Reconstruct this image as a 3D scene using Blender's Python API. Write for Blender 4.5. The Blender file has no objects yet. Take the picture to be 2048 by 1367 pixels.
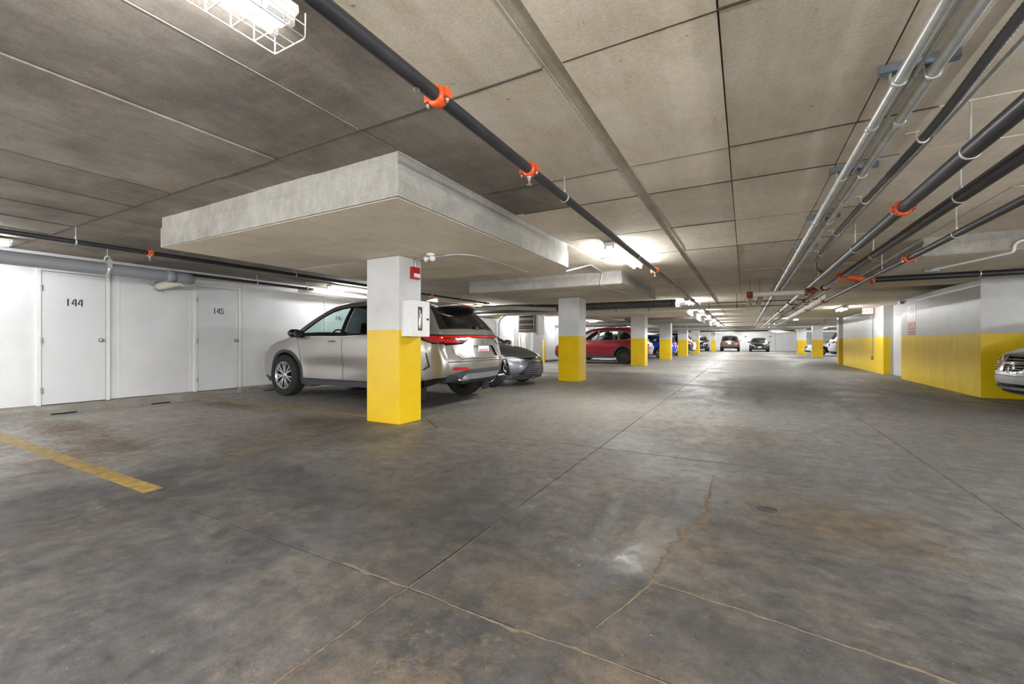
import bpy, bmesh, math, random
from mathutils import Vector, Matrix, geometry
sc = bpy.context.scene
col = sc.collection
rnd = random.Random(7)
PI = math.pi

# ---------------------------------------------------------------- camera, world, exposure
CAM_H = 1.0
F_PX = 854.0
cam_d = bpy.data.cameras.new('camera'); cam = bpy.data.objects.new('camera', cam_d); col.objects.link(cam)
cam_d.sensor_width = 36.0; cam_d.lens = F_PX / 2048 * 36.0
cam_d.clip_start = 0.05; cam_d.clip_end = 200
cam.location = (0, 0, CAM_H)
cam.rotation_euler = (PI / 2, 0, math.radians(28.62))
sc.camera = cam
sc.view_settings.view_transform = 'Standard'; sc.view_settings.look = 'None'
sc.view_settings.exposure = 0.65; sc.view_settings.gamma = 1.0
sc.view_settings.use_curve_mapping = False
sc.cycles.max_bounces = 8; sc.cycles.diffuse_bounces = 3; sc.cycles.glossy_bounces = 3; sc.cycles.transparent_max_bounces = 8
world = bpy.data.worlds.new('world'); sc.world = world; world.use_nodes = True
world.node_tree.nodes['Background'].inputs[0].default_value = (0.02, 0.02, 0.02, 1)
TUBE = 300.0           # radiance of a fluorescent tube

CEIL = 2.385; SOF1 = 2.05; SOF2 = 2.13
WL = -9.5; WR = 9.5; YB = -6.0; YF = 56.0

# ---------------------------------------------------------------- node helpers
def srgb(r, g, b):
    f = lambda c: (c / 255 / 12.92) if c / 255 <= 0.04045 else ((c / 255 + 0.055) / 1.055) ** 2.4
    return (f(r), f(g), f(b), 1.0)
class NT:
    def __init__(s, name):
        s.m = bpy.data.materials.new(name); s.m.use_nodes = True
        s.t = s.m.node_tree; s.n = s.t.nodes; s.b = s.n['Principled BSDF']; s.out = s.n['Material Output']
    def node(s, kind, **kw):
        nd = s.n.new(kind)
        for k, v in kw.items(): setattr(nd, k, v)
        return nd
    def link(s, a, b): s.t.links.new(a, b)
    def noise(s, scale, detail=4, rough=0.55, vec=None, dist=0.0):
        nd = s.node('ShaderNodeTexNoise'); nd.inputs['Scale'].default_value = scale
        nd.inputs['Detail'].default_value = detail; nd.inputs['Roughness'].default_value = rough
        nd.inputs['Distortion'].default_value = dist
        if vec is not None: s.link(vec, nd.inputs['Vector'])
        return nd.outputs['Fac']
    def pos(s):
        return s.node('ShaderNodeNewGeometry').outputs['Position']
    def scaled(s, vec, sx, sy, sz, loc=(0, 0, 0)):
        nd = s.node('ShaderNodeMapping'); s.link(vec, nd.inputs['Vector'])
        nd.inputs['Scale'].default_value = (sx, sy, sz); nd.inputs['Location'].default_value = loc
        return nd.outputs['Vector']
    def ramp(s, fac, a, b, ca=(0, 0, 0, 1), cb=(1, 1, 1, 1), mid=None):
        nd = s.node('ShaderNodeValToRGB'); e = nd.color_ramp.elements
        e[0].position = a; e[0].color = ca; e[1].position = b; e[1].color = cb
        if mid:
            x = e.new(mid[0]); x.color = mid[1]
        s.link(fac, nd.inputs['Fac']); return nd.outputs['Color']
    def mix(s, fac, a, b, mode='MIX'):
        nd = s.node('ShaderNodeMix', data_type='RGBA', blend_type=mode)
        for sock, v in ((nd.inputs['Factor'], fac), (nd.inputs['A'], a), (nd.inputs['B'], b)):
            if hasattr(v, 'links'): s.link(v, sock)
            elif isinstance(v, (int, float)): sock.default_value = v
            else: sock.default_value = v
        return [o for o in nd.outputs if o.type == 'RGBA'][0]
    def math(s, op, a, b=0.0, clamp=False):
        nd = s.node('ShaderNodeMath', operation=op); nd.use_clamp = clamp
        for i, v in enumerate((a, b)):
            if hasattr(v, 'links'): s.link(v, nd.inputs[i])
            else: nd.inputs[i].default_value = v
        return nd.outputs[0]
    def setb(s, **kw):
        names = dict(color='Base Color', rough='Roughness', metal='Metallic', coat='Coat Weight', coatr='Coat Roughness',
                     emit='Emission Color', estr='Emission Strength', spec='Specular IOR Level', trans='Transmission Weight', alpha='Alpha')
        for k, v in kw.items():
            sock = s.b.inputs[names[k]]
            if hasattr(v, 'links'): s.link(v, sock)
            else: sock.default_value = v
    def bump(s, h, strength=0.3, dist=0.01):
        nd = s.node('ShaderNodeBump'); nd.inputs['Strength'].default_value = strength; nd.inputs['Distance'].default_value = dist
        s.link(h, nd.inputs['Height']); s.link(nd.outputs[0], s.b.inputs['Normal'])
MATS = {}
def plain(name, rgb, rough=0.5, metal=0.0, var=0.08, scale=6.0, coat=0.0, bump=0.0, bscale=60):
    """A solid finish with a faint procedural variation of tone."""
    if name in MATS: return MATS[name]
    t = NT(name); c = srgb(*rgb); p = t.pos()
    n = t.noise(scale, 4, 0.6, p)
    lo = tuple(x * (1 - var) for x in c[:3]) + (1,); hi = tuple(min(1, x * (1 + var)) for x in c[:3]) + (1,)
    t.setb(color=t.ramp(n, 0.3, 0.7, lo, hi), rough=rough, metal=metal, coat=coat)
    if bump: t.bump(t.noise(bscale, 3, 0.5, p), bump, 0.004)
    MATS[name] = t.m; return t.m
def emissive(name, rgb, strength):
    t = NT(name); t.setb(color=srgb(*rgb), emit=srgb(*rgb), estr=strength); t.m.cycles.emission_sampling = 'NONE'; MATS[name] = t.m; return t.m

def concrete(name, light, dark, tan, contrast=(0.36, 0.64), rough=0.85, streak=(0.6, 3.0, 1.0), tint=0.16, tanamt=0.5):
    t = NT(name); p = t.pos()
    big = t.noise(0.9, 6, 0.68, p)
    c = t.ramp(big, contrast[0], contrast[1], srgb(*dark), srgb(*light))
    st = t.noise(3.2, 5, 0.68, t.scaled(p, *streak))
    c = t.mix(t.math('MULTIPLY', t.ramp(st, 0.50, 0.68), tanamt), c, srgb(*tan))
    sc2 = t.noise(7, 5, 0.7, t.scaled(p, 2.2, 0.7, 1.0))
    c = t.mix(0.42, c, t.ramp(sc2, 0.3, 0.7, (0.33, 0.33, 0.33, 1), (0.66, 0.66, 0.66, 1)), 'OVERLAY')
    fine = t.noise(80, 3, 0.7, p)
    c = t.mix(0.45, c, t.ramp(fine, 0.25, 0.75, (0.3, 0.3, 0.3, 1), (0.74, 0.74, 0.74, 1)), 'OVERLAY')
    pits = t.noise(19, 3, 0.6, p)
    c = t.mix(t.math('MULTIPLY', t.ramp(pits, 0.70, 0.74), 0.8), c, tuple(x * .35 for x in srgb(*dark)[:3]) + (1,))
    oi = t.node('ShaderNodeObjectInfo').outputs['Random']
    c = t.mix(1.0, c, t.ramp(oi, 0, 1, (1 - tint, 1 - tint, 1 - tint * 1.05, 1), (1 + tint * .3,) * 3 + (1,)), 'MULTIPLY')
    t.setb(color=c, rough=rough)
    t.bump(t.noise(38, 4, 0.6, p), 0.25, 0.006)
    MATS[name] = t.m; return t.m

# ---------------------------------------------------------------- mesh helpers
class MB:
    def __init__(s): s.v = []; s.f = []; s.sm = []
    def add(s, vs, fs, smooth=False):
        o = len(s.v); s.v += [tuple(v) for v in vs]
        for f in fs: s.f.append(tuple(i + o for i in f)); s.sm.append(smooth)
        return s
    def box(s, x0, x1, y0, y1, z0, z1, bev=0.0):
        if bev <= 0:
            vs = [(x, y, z) for z in (z0, z1) for y in (y0, y1) for x in (x0, x1)]
            return s.add(vs, [(0, 2, 3, 1), (4, 5, 7, 6), (0, 1, 5, 4), (2, 6, 7, 3), (0, 4, 6, 2), (1, 3, 7, 5)])
        b = min(bev, (x1 - x0) / 2.01, (y1 - y0) / 2.01, (z1 - z0) / 2.01)
        bm = bmesh.new(); bmesh.ops.create_cube(bm, size=1)
        for v in bm.verts: v.co = Vector(((x0 + x1) / 2 + v.co.x * (x1 - x0), (y0 + y1) / 2 + v.co.y * (y1 - y0), (z0 + z1) / 2 + v.co.z * (z1 - z0)))
        bmesh.ops.bevel(bm, geom=bm.edges[:], offset=b, segments=2, affect='EDGES', profile=0.7)
        bm.verts.index_update()
        s.add([v.co for v in bm.verts], [[v.index for v in f.verts] for f in bm.faces]); bm.free(); return s
    def rings(s, rings, close=True, cap0=True, cap1=True, smooth=True):
        n = len(rings[0]); vs = [p for r in rings for p in r]; fs = []
        for i in range(len(rings) - 1):
            for j in range(n if close else n - 1):
                k = (j + 1) % n; fs.append((i * n + j, i * n + k, (i + 1) * n + k, (i + 1) * n + j))
        s.add(vs, fs, smooth)
        if cap0: s.add(rings[0], [tuple(range(n))[::-1]])
        if cap1: s.add(rings[-1], [tuple(range(n))])
        return s
    def tube(s, pts, r, n=10, caps=True):
        pts = [Vector(p) for p in pts]; rr = r if isinstance(r, (list, tuple)) else [r] * len(pts)
        d = [(pts[min(i + 1, len(pts) - 1)] - pts[max(i - 1, 0)]).normalized() for i in range(len(pts))]
        up = Vector((0, 0, 1)) if abs(d[0].z) < 0.9 else Vector((1, 0, 0))
        u = d[0].cross(up).normalized(); rings = []
        for i, p in enumerate(pts):
            u = (u - d[i] * u.dot(d[i])).normalized(); w = d[i].cross(u)
            rings.append([p + (u * math.cos(2 * PI * k / n) + w * math.sin(2 * PI * k / n)) * rr[i] for k in range(n)])
        return s.rings(rings, cap0=caps, cap1=caps)
    def lathe(s, prof, c=(0, 0, 0), axis='z', n=24, close=False):
        c = Vector(c); rings = []
        for r, h in prof:
            ring = []
            for k in range(n):
                a = 2 * PI * k / n; ca, sa = r * math.cos(a), r * math.sin(a)
                ring.append(c + Vector({'z': (ca, sa, h), 'y': (ca, h, -sa), 'x': (h, ca, sa)}[axis]))
            rings.append(ring)
        return s.rings(rings, cap0=not close and prof[0][0] > 1e-5, cap1=not close and prof[-1][0] > 1e-5)
    def prism(s, poly, h0, h1, axis='y'):
        """2-D outline extruded between h0 and h1 along axis (y: outline in x,z; x: in y,z; z: in x,y)."""
        f = {'y': lambda a, b, h: (a, h, b), 'x': lambda a, b, h: (h, a, b), 'z': lambda a, b, h: (a, b, h)}[axis]
        n = len(poly); vs = [f(a, b, h0) for a, b in poly] + [f(a, b, h1) for a, b in poly]
        fs = [tuple(range(n)), tuple(range(2 * n - 1, n - 1, -1))] + [(i, i + n, (i + 1) % n + n, (i + 1) % n) for i in range(n)]
        return s.add(vs, fs)
    def mesh(s, name, mat, recalc=True):
        me = bpy.data.meshes.new(name); me.from_pydata(s.v, [], s.f)
        for m in (mat if isinstance(mat, (list, tuple)) else [mat]): me.materials.append(m)
        me.polygons.foreach_set('use_smooth', s.sm)
        if recalc:
            bm = bmesh.new(); bm.from_mesh(me); bmesh.ops.recalc_face_normals(bm, faces=bm.faces[:]); bm.to_mesh(me); bm.free()
        me.update(); return me
    def build(s, name, mat, parent=None, recalc=True):
        return link(name, s.mesh(name, mat, recalc), parent)
def link(name, data, parent=None):
    o = bpy.data.objects.new(name, data); col.objects.link(o)
    if parent is not None: o.parent = parent
    return o
def tag(o, label, cat, group=None):
    o['label'] = label; o['category'] = cat
    if group: o['group'] = group
    return o
def thing(name, label, cat, loc=(0, 0, 0), rz=0.0, group=None):
    o = link(name, None); o.location = loc; o.rotation_euler = (0, 0, rz); o.empty_display_size = 0.1
    return tag(o, label, cat, group)
def struct(o, label=None):
    o['kind'] = 'structure'
    if label: o['label'] = label
    return o
def fillet(pts, r, n=6):
    """Polyline with its inner corners rounded to radius r."""
    pts = [Vector(p) for p in pts]; out = [pts[0]]
    for a, b, c in zip(pts, pts[1:], pts[2:]):
        d0 = (a - b); d1 = (c - b); t = min(r, d0.length * .49, d1.length * .49)
        p0 = b + d0.normalized() * t; p1 = b + d1.normalized() * t
        for k in range(n + 1):
            u = k / n; out.append((p0 * (1 - u) ** 2 + b * 2 * u * (1 - u) + p1 * u * u))
    out.append(pts[-1]); return out
def text_mesh(txt, size, depth=0.002, name='lettering'):
    cu = bpy.data.curves.new(name, 'FONT'); cu.body = txt; cu.size = size; cu.extrude = depth; cu.align_x = 'CENTER'; cu.align_y = 'CENTER'
    cu.resolution_u = 3
    ob = bpy.data.objects.new(name, cu); col.objects.link(ob)
    dg = bpy.context.evaluated_depsgraph_get(); me = bpy.data.meshes.new_from_object(ob.evaluated_get(dg))
    bpy.data.objects.remove(ob); bpy.data.curves.remove(cu); me.name = name; return me
# ---------------------------------------------------------------- materials
M = {}
M['ceil'] = concrete('form_concrete', (226, 214, 195), (204, 191, 170), (216, 194, 156), tanamt=0.3)
M['ceil_dark'] = concrete('oiled_shaded_form_concrete', (146, 137, 127), (102, 95, 87), (146, 129, 103), tint=0.14, tanamt=0.35)  # darker lacquered-form panels, with part of the bay's shade in the colour
M['ceil_joint'] = concrete('joint_concrete', (88, 77, 62), (60, 52, 41), (92, 79, 58))
M['ceil_groove'] = concrete('groove_concrete', (190, 178, 158), (158, 146, 126), (180, 162, 128))
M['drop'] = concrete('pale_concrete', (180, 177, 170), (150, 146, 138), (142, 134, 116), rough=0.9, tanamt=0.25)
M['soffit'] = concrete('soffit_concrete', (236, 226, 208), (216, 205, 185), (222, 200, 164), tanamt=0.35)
M['stop'] = concrete('kerb_concrete', (150, 146, 138), (112, 108, 101), (120, 112, 95))
def paint_wall():
    t = NT('white_wall_paint'); p = t.pos(); n = t.noise(1.3, 5, 0.6, p)
    c = t.ramp(n, 0.3, 0.75, srgb(203, 203, 204), srgb(221, 221, 221))
    t.setb(color=c, rough=0.55); t.bump(t.noise(70, 4, 0.6, p), 0.12, 0.003); return t.m
M['wall'] = paint_wall()
def painted_band(name, top=1.148, dirty=0.0, k=1.0):
    """White paint above, yellow paint below the band line: two paints on one face."""
    t = NT(name); p = t.pos(); sep = t.node('ShaderNodeSeparateXYZ'); t.link(p, sep.inputs[0])
    wob = t.noise(9, 2, 0.5, p)
    edge = t.math('ADD', sep.outputs['Z'], t.math('MULTIPLY', t.math('SUBTRACT', wob, 0.5), 0.012))
    above = t.math('GREATER_THAN', edge, top)
    n = t.noise(2.2, 5, 0.6, p)
    ye = t.ramp(n, 0.3, 0.75, srgb(min(255, 210 * k), 174 * k, 0), srgb(min(255, 226 * k), 190 * k, 0))
    run = t.noise(3.5, 4, 0.6, t.scaled(p, 2.2, 2.2, 0.35))
    ye = t.mix(t.math('MULTIPLY', t.ramp(run, 0.5, 0.72), dirty), ye, srgb(196, 168, 50))
    chips = t.noise(34, 2, 0.5, p)
    ye = t.mix(t.ramp(chips, 0.755, 0.77), ye, srgb(120, 104, 40))
    wh = t.ramp(n, 0.3, 0.75, srgb(196, 196, 195), srgb(214, 214, 212))
    t.setb(color=t.mix(above, ye, wh), rough=0.42); t.bump(t.noise(60, 4, 0.6, p), 0.16, 0.004); return t.m
M['band'] = painted_band('white_over_yellow_paint')
M['band_dirty'] = painted_band('white_over_scuffed_yellow_paint', 1.155, 0.3, 1.18)
def floor_mat():
    t = NT('sealed_concrete_floor'); p = t.pos()
    big = t.noise(0.30, 5, 0.62, p)
    c = t.ramp(big, 0.36, 0.64, srgb(52, 51, 52), srgb(77, 77, 79))
    # broad wash of tracked-in dirt, smeared along the driveway
    wash = t.noise(0.9, 6, 0.70, t.scaled(p, 1.15, 0.55, 1.0, (3.1, 1.7, 0)), 1.2)
    c = t.mix(t.math('MULTIPLY', t.ramp(wash, 0.43, 0.60), 0.62), c, srgb(84, 77, 68))
    dk = t.noise(1.5, 6, 0.70, t.scaled(p, 0.8, 1.2, 1, (9.0, 4.0, 0)))
    c = t.mix(t.math('MULTIPLY', t.ramp(dk, 0.47, 0.62), 0.62), c, srgb(44, 43, 44))
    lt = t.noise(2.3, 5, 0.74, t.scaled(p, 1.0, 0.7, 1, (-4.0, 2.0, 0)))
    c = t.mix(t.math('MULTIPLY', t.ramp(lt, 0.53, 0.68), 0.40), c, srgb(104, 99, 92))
    # far floor's brighter light painted into the colour; left and right sides paler too
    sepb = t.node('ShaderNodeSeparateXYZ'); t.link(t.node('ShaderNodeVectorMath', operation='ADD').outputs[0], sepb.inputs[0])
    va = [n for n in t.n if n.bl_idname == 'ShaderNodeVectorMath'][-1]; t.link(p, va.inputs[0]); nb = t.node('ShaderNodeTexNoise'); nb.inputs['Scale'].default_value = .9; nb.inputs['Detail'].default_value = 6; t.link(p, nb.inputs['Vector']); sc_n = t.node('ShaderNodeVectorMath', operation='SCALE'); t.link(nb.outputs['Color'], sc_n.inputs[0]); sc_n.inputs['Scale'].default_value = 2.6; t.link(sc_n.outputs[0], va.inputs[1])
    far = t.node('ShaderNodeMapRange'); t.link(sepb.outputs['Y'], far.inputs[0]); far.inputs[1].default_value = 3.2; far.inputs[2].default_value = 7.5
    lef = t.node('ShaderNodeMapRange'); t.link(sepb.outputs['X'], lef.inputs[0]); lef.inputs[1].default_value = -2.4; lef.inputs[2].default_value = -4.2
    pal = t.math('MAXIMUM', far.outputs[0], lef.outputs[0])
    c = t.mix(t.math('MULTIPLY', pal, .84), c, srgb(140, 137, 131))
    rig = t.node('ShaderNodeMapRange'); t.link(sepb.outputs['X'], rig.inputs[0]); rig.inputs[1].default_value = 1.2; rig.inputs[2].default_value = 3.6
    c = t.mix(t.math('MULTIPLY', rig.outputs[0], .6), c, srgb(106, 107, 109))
    # trowel and tyre smears
    rot = t.node('ShaderNodeMapping'); t.link(p, rot.inputs['Vector']); rot.inputs['Rotation'].default_value = (0, 0, .5); rot.inputs['Scale'].default_value = (.5, 2.6, 1)
    sw = t.noise(3.0, 7, 0.66, rot.outputs['Vector'], 1.3)
    c = t.mix(t.math('MULTIPLY', t.ramp(sw, 0.50, 0.66), 0.36), c, srgb(56, 54, 52))
    # stains and painted-light areas, each a patch with a place and an outline of its own: x, y, rx, ry, colour, strength
    SH = [t.math('MULTIPLY_ADD', q, 4.4) for q in (t.noise(1.3, 5, .7, p), t.noise(4.0, 4, .74, p), t.noise(8.0, 4, .76, p))]
    for q in SH: q.node.inputs[2].default_value = -0.8
    for (x, y, rx, ry, colr, amt, sc_) in STAINS_AND_LIGHT:
        v = t.scaled(p, 1 / rx, 1 / ry, 0, (-x / rx, -y / ry, 0))
        ln = t.node('ShaderNodeVectorMath', operation='LENGTH'); t.link(v, ln.inputs[0])
        mk = t.node('ShaderNodeMath', operation='MULTIPLY_ADD'); mk.use_clamp = True
        t.link(ln.outputs['Value'], mk.inputs[0]); mk.inputs[1].default_value = -2.0; t.link(SH[0 if sc_ < 2 else (1 if sc_ < 5 else 2)], mk.inputs[2])
        c = t.mix(t.math('MULTIPLY', mk.outputs[0], amt), c, srgb(*colr))
    # flaked sandy grit in drifts
    gr = t.noise(22, 4, 0.72, p); grm = t.noise(0.8, 4, 0.6, t.scaled(p, 1, 1, 1, (5, 2, 0)))
    c = t.mix(t.math('MULTIPLY', t.ramp(gr, 0.55, 0.64), t.math('MULTIPLY', t.ramp(grm, 0.46, 0.62), 0.6)), c, srgb(122, 108, 90))
    mott = t.noise(9, 5, 0.78, p)
    c = t.mix(0.8, c, t.ramp(mott, 0.32, 0.68, (0.24, 0.24, 0.24, 1), (0.76, 0.74, 0.71, 1)), 'OVERLAY')
    fl = t.noise(48, 2, 0.5, p)
    c = t.mix(t.math('MULTIPLY', t.ramp(fl, 0.735, 0.76), .7), c, srgb(30, 28, 27)); c = t.mix(t.math('MULTIPLY', t.ramp(fl, 0.245, 0.27, (1, 1, 1, 1), (0, 0, 0, 1)), .5), c, srgb(146, 136, 120))
    fine = t.noise(130, 3, 0.7, p)
    c = t.mix(0.6, c, t.ramp(fine, 0.25, 0.75, (0.26, 0.26, 0.26, 1), (0.78, 0.78, 0.78, 1)), 'OVERLAY')
    ro = t.noise(1.1, 4, 0.65, t.scaled(p, 1, 1, 1, (1.3, 7.7, 0)))
    r = t.ramp(ro, 0.36, 0.62, (0.38,) * 3 + (1,), (0.60,) * 3 + (1,))
    r = t.mix(t.math('MULTIPLY', t.ramp(wash, 0.45, 0.6), 0.75), r, (0.78, 0.78, 0.78, 1))
    r = t.mix(t.math('MULTIPLY', t.ramp(gr, 0.55, 0.64), 0.5), r, (0.9, 0.9, 0.9, 1))
    t.setb(color=c, rough=r, spec=0.4)
    t.bump(t.noise(45, 5, 0.62, p), 0.14, 0.003); return t.m
STAINS_AND_LIGHT = [(0.6, 7.6, 4.0, 5.6, (128, 127, 125), .8, 1.2), (-2.4, 10.5, 3.4, 4.2, (124, 120, 114), .7, 1.2), (0.5, 13.5, 4.0, 4.5, (120, 118, 116), .7, 1.0), (-1, 24, 7, 9, (126, 124, 120), .8, .8), (0, 42, 9, 14, (134, 132, 128), .85, .6), (-7.3, 3.1, 3.0, 2.2, (142, 136, 128), .8, 1.6), (-5.6, 2.5, 2.4, 1.6, (126, 121, 114), .7, 1.6), (-5.5, 7.4, 3.5, 1.6, (122, 117, 110), .6, 1.4), (1.6, 4.2, 2.2, 3.0, (108, 109, 111), .75, 1.5), (-2.6, 5.0, 2.4, 3.0, (122, 118, 112), .7, 1.6), (5.5, 6, 4, 4, (108, 106, 104), .6, 1),  # broad pale areas put the brighter mid and far floor into the colour
          (-6.9, 1.9, 1.5, 0.5, (84, 64, 44), 0.85, 5), (-5.5, 1.75, 1.3, 0.42, (88, 68, 48), 0.85, 4), (-5.2, 1.35, 1.0, .45, (96, 76, 54), .7, 6),
          (-6.1, 0.9, 0.9, 0.6, (72, 58, 44), 0.8, 5), (-7.2, 3.8, 1.7, .4, (92, 74, 54), 0.75, 4), (-4.6, 3.5, 1.3, .5, (94, 78, 60), .65, 4), (-4.05, 2.6, .6, .9, (96, 82, 64), .6, 6),
          (0.45, 2.95, 0.85, 0.75, (95, 84, 67), 0.7, 3), (-0.35, 5.2, 1.3, 1.2, (94, 84, 68), 0.55, 3), (-0.35, 2.2, .42, .6, (99, 87, 69), .5, 10),
          (-0.85, 0.8, .7, .5, (102, 90, 73), .5, 8), (-0.2, 1.2, .5, .35, (101, 89, 72), .55, 9), (-0.75, 1.55, .45, .4, (95, 84, 68), .45, 12),
          (0.75, 1.1, .6, .3, (87, 75, 60), .5, 6), (-1.2, 2.0, .9, .7, (52, 52, 52), .5, 3), (0.3, 1.5, .8, .6, (54, 53, 54), .55, 3), (-2.6, 1.9, 1.2, .5, (58, 57, 57), .5, 3),
          (-3.2, .9, 1.5, .45, (63, 58, 54), .5, 3), (0.25, 9.0, .28, 2.6, (68, 67, 66), .55, 7), (-0.3, 10.5, .22, 3.6, (71, 69, 68), .5, 7), (-3.0, 13.5, 3.2, 1.6, (71, 68, 63), .7, 2),
          (-1.3, 15.5, 2.4, 1.4, (65, 63, 61), .6, 2), (-6.5, 5.9, 2.6, 1.2, (63, 59, 56), .5, 3), (-1.5, 19.0, 3.0, 1.2, (73, 71, 68), .5, 2), (-5.6, 12.6, 2.2, .6, (84, 73, 60), .55, 3)]
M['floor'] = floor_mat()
def dirt_mat(name, c0, c1):
    t = NT(name); p = t.pos(); n = t.noise(40, 4, 0.6, p); t.setb(color=t.ramp(n, 0.3, 0.7, srgb(*c0), srgb(*c1)), rough=0.95)
    t.bump(t.noise(120, 4, 0.6, p), 0.5, 0.004); return t.m
M['dirt'] = dirt_mat('sandy_dirt', (80, 70, 57), (108, 95, 78))
M['joint_dirt'] = dirt_mat('joint_dirt', (58, 50, 42), (88, 75, 60))
def line_mat():
    t = NT('worn_yellow_line_paint'); p = t.pos(); n = t.noise(14, 6, 0.7, p); m = t.noise(2.2, 4, 0.6, p)
    w = t.math('MAXIMUM', t.math('MULTIPLY', t.ramp(n, 0.40, 0.60), t.ramp(m, 0.3, 0.6, (0.45,) * 3 + (1,), (0.98,) * 3 + (1,))), t.ramp(m, 0.5, 0.75))
    t.setb(color=t.mix(w, srgb(164, 132, 46), srgb(98, 87, 70)), rough=0.6); return t.m
M['line'] = line_mat()
def tube_mat(name, k):
    t = NT(name); t.setb(color=(0.9, 0.9, 0.9, 1), emit=(0.975, 0.99, 1.0, 1), estr=k); t.m.cycles.emission_sampling = 'FRONT'; return t.m
M['tube'] = tube_mat('lit_fluorescent_tube', TUBE)
M['tube_dim'] = tube_mat('ageing_fluorescent_tube', TUBE * .22)
M['tube_half'] = tube_mat('half_output_fluorescent_tube', TUBE * .5)
M['tube_added'] = tube_mat('added_fill_tube', TUBE * 1.25)
M['tube_added_bright'] = tube_mat('added_bright_fill_tube', TUBE * 2.0)
M['white_metal'] = plain('white_enamel', (228, 228, 226), 0.4, 0.0, 0.04)
M['white_wire'] = plain('white_wire', (236, 234, 228), 0.4, 0.0, 0.03)
M['black_pipe'] = plain('black_steel_pipe', (52, 52, 55), 0.38, 0.25, 0.25, 9)
M['galv'] = plain('galvanised_steel', (196, 198, 194), 0.38, 0.55, 0.16, 12)
M['galv_dull'] = plain('dull_galvanised_steel', (160, 164, 168), 0.45, 0.6, 0.12, 12)
M['strut'] = plain('zinc_strut', (132, 142, 154), 0.45, 0.5, 0.1)
M['orange'] = plain('orange_coupling_enamel', (214, 84, 32), 0.38, 0.0, 0.12, 14)
M['bolt'] = plain('zinc_bolt', (190, 190, 186), 0.35, 0.8, 0.08)
M['rust'] = plain('rust_red_iron', (120, 52, 34), 0.6, 0.1, 0.25, 18)
M['grey_pipe'] = plain('grey_plastic_pipe', (134, 136, 140), 0.42, 0.0, 0.06)
M['white_pipe'] = plain('white_wrapped_pipe', (206, 200, 186), 0.7, 0.0, 0.06, 5, bump=0.1)
M['flex'] = plain('dark_armoured_cable', (104, 104, 106), 0.36, 0.5, 0.12)
M['black_rubber'] = plain('black_rubber', (26, 26, 27), 0.8, 0, 0.15)
M['black_plastic'] = plain('black_plastic', (30, 31, 34), 0.45, 0, 0.1)
M['dark_joint'] = plain('dark_gap', (28, 26, 24), 0.9, 0, 0.1)
M['door'] = plain('grey_white_door_paint', (208, 209, 210), 0.45, 0, 0.03, 2)
M['frame'] = plain('door_frame_paint', (222, 221, 218), 0.45, 0, 0.03)
M['stencil'] = plain('black_stencil_paint', (30, 30, 32), 0.6, 0, 0.1)
M['knob'] = plain('satin_nickel', (196, 190, 180), 0.25, 0.9, 0.05)
M['red'] = plain('red_plastic', (170, 30, 34), 0.35, 0, 0.08)
M['clear'] = None
M['sign_red'] = plain('sign_red', (178, 52, 48), 0.4, 0, 0.08)
M['sign_white'] = plain('sign_white', (236, 234, 230), 0.4, 0, 0.03)
M['timber'] = plain('yellowed_timber', (176, 148, 84), 0.7, 0, 0.2, 12)
M['duct'] = plain('sheet_metal_duct', (160, 160, 156), 0.42, 0.55, 0.15, 3)
M['dark_duct'] = plain('dark_sheet_duct', (96, 96, 94), 0.5, 0.4, 0.2, 3)
M['iron'] = plain('cast_iron', (96, 90, 84), 0.6, 0.5, 0.2, 30)
M['leaf'] = plain('dry_leaf', (126, 96, 60), 0.9, 0, 0.2, 60)
M['heater_brown'] = plain('heater_brown_louvre', (112, 98, 86), 0.5, 0.2, 0.15)
# ---------------------------------------------------------------- floor
flo = MB().box(WL - .3, WR + .3, YB - .3, YF + .3, -0.25, -0.007).build('floor', M['joint_dirt']); struct(flo, 'grey sealed concrete floor slab of the parking garage')
FX = [WL, -6.75, -4.02, -1.21, 1.31, 3.95, 6.6, WR]
FY = [YB, -3.9, -1.3, 1.32, 3.93, 7.3, 10.6, 14.3, 18.2, 22.2, 26.2, 30.3, 34.4, 38.5, 43, 47.5, 52, YF]
g = 0.0035
for i in range(len(FX) - 1):
    for j in range(len(FY) - 1):
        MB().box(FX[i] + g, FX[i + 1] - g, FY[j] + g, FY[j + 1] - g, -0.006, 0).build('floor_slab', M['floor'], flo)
# cracks packed with sand: thin ragged ribbons lying on the slab
def ribbon(pts, w, name, mat, parent, z=0.0015, seed=1, step=0.05, jit=0.8):
    r = random.Random(seed); P = [Vector((a, b, 0)) for a, b in pts]; line = []
    for a, b in zip(P, P[1:]):
        n = max(1, int((b - a).length / step))
        for k in range(n): line.append(a.lerp(b, k / n))
    line.append(P[-1]); mb = MB(); vs = []
    for i, p in enumerate(line):
        d = (line[min(i + 1, len(line) - 1)] - line[max(i - 1, 0)]).normalized(); nn = Vector((-d.y, d.x, 0))
        u = i / (len(line) - 1); ww = (w(u) if callable(w) else w) * (1 + r.uniform(-jit, jit)) + .001
        off = nn * r.uniform(-.4, .4) * ww
        vs += [p + off - nn * ww / 2 + Vector((0, 0, .0004)), p + off + Vector((0, 0, z + .0012)), p + off + nn * ww / 2 + Vector((0, 0, .0004))]
    fs = []
    for i in range(len(line) - 1):
        a = i * 3; fs += [(a, a + 1, a + 4, a + 3), (a + 1, a + 2, a + 5, a + 4)]
    mb.add(vs, fs); return mb.build(name, mat, parent)
ribbon([(-0.21, 3.55), (-0.205, 3.05), (-0.20, 2.62), (-0.27, 2.42), (-0.31, 2.2), (-0.335, 1.98), (-0.34, 1.83), (-0.41, 1.6), (-0.46, 1.45)], lambda u: 0.004 + 0.040 * max(0, 1 - abs(u - .52) / .40), 'floor_crack', M['dirt'], flo, seed=3, step=.03)
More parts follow.
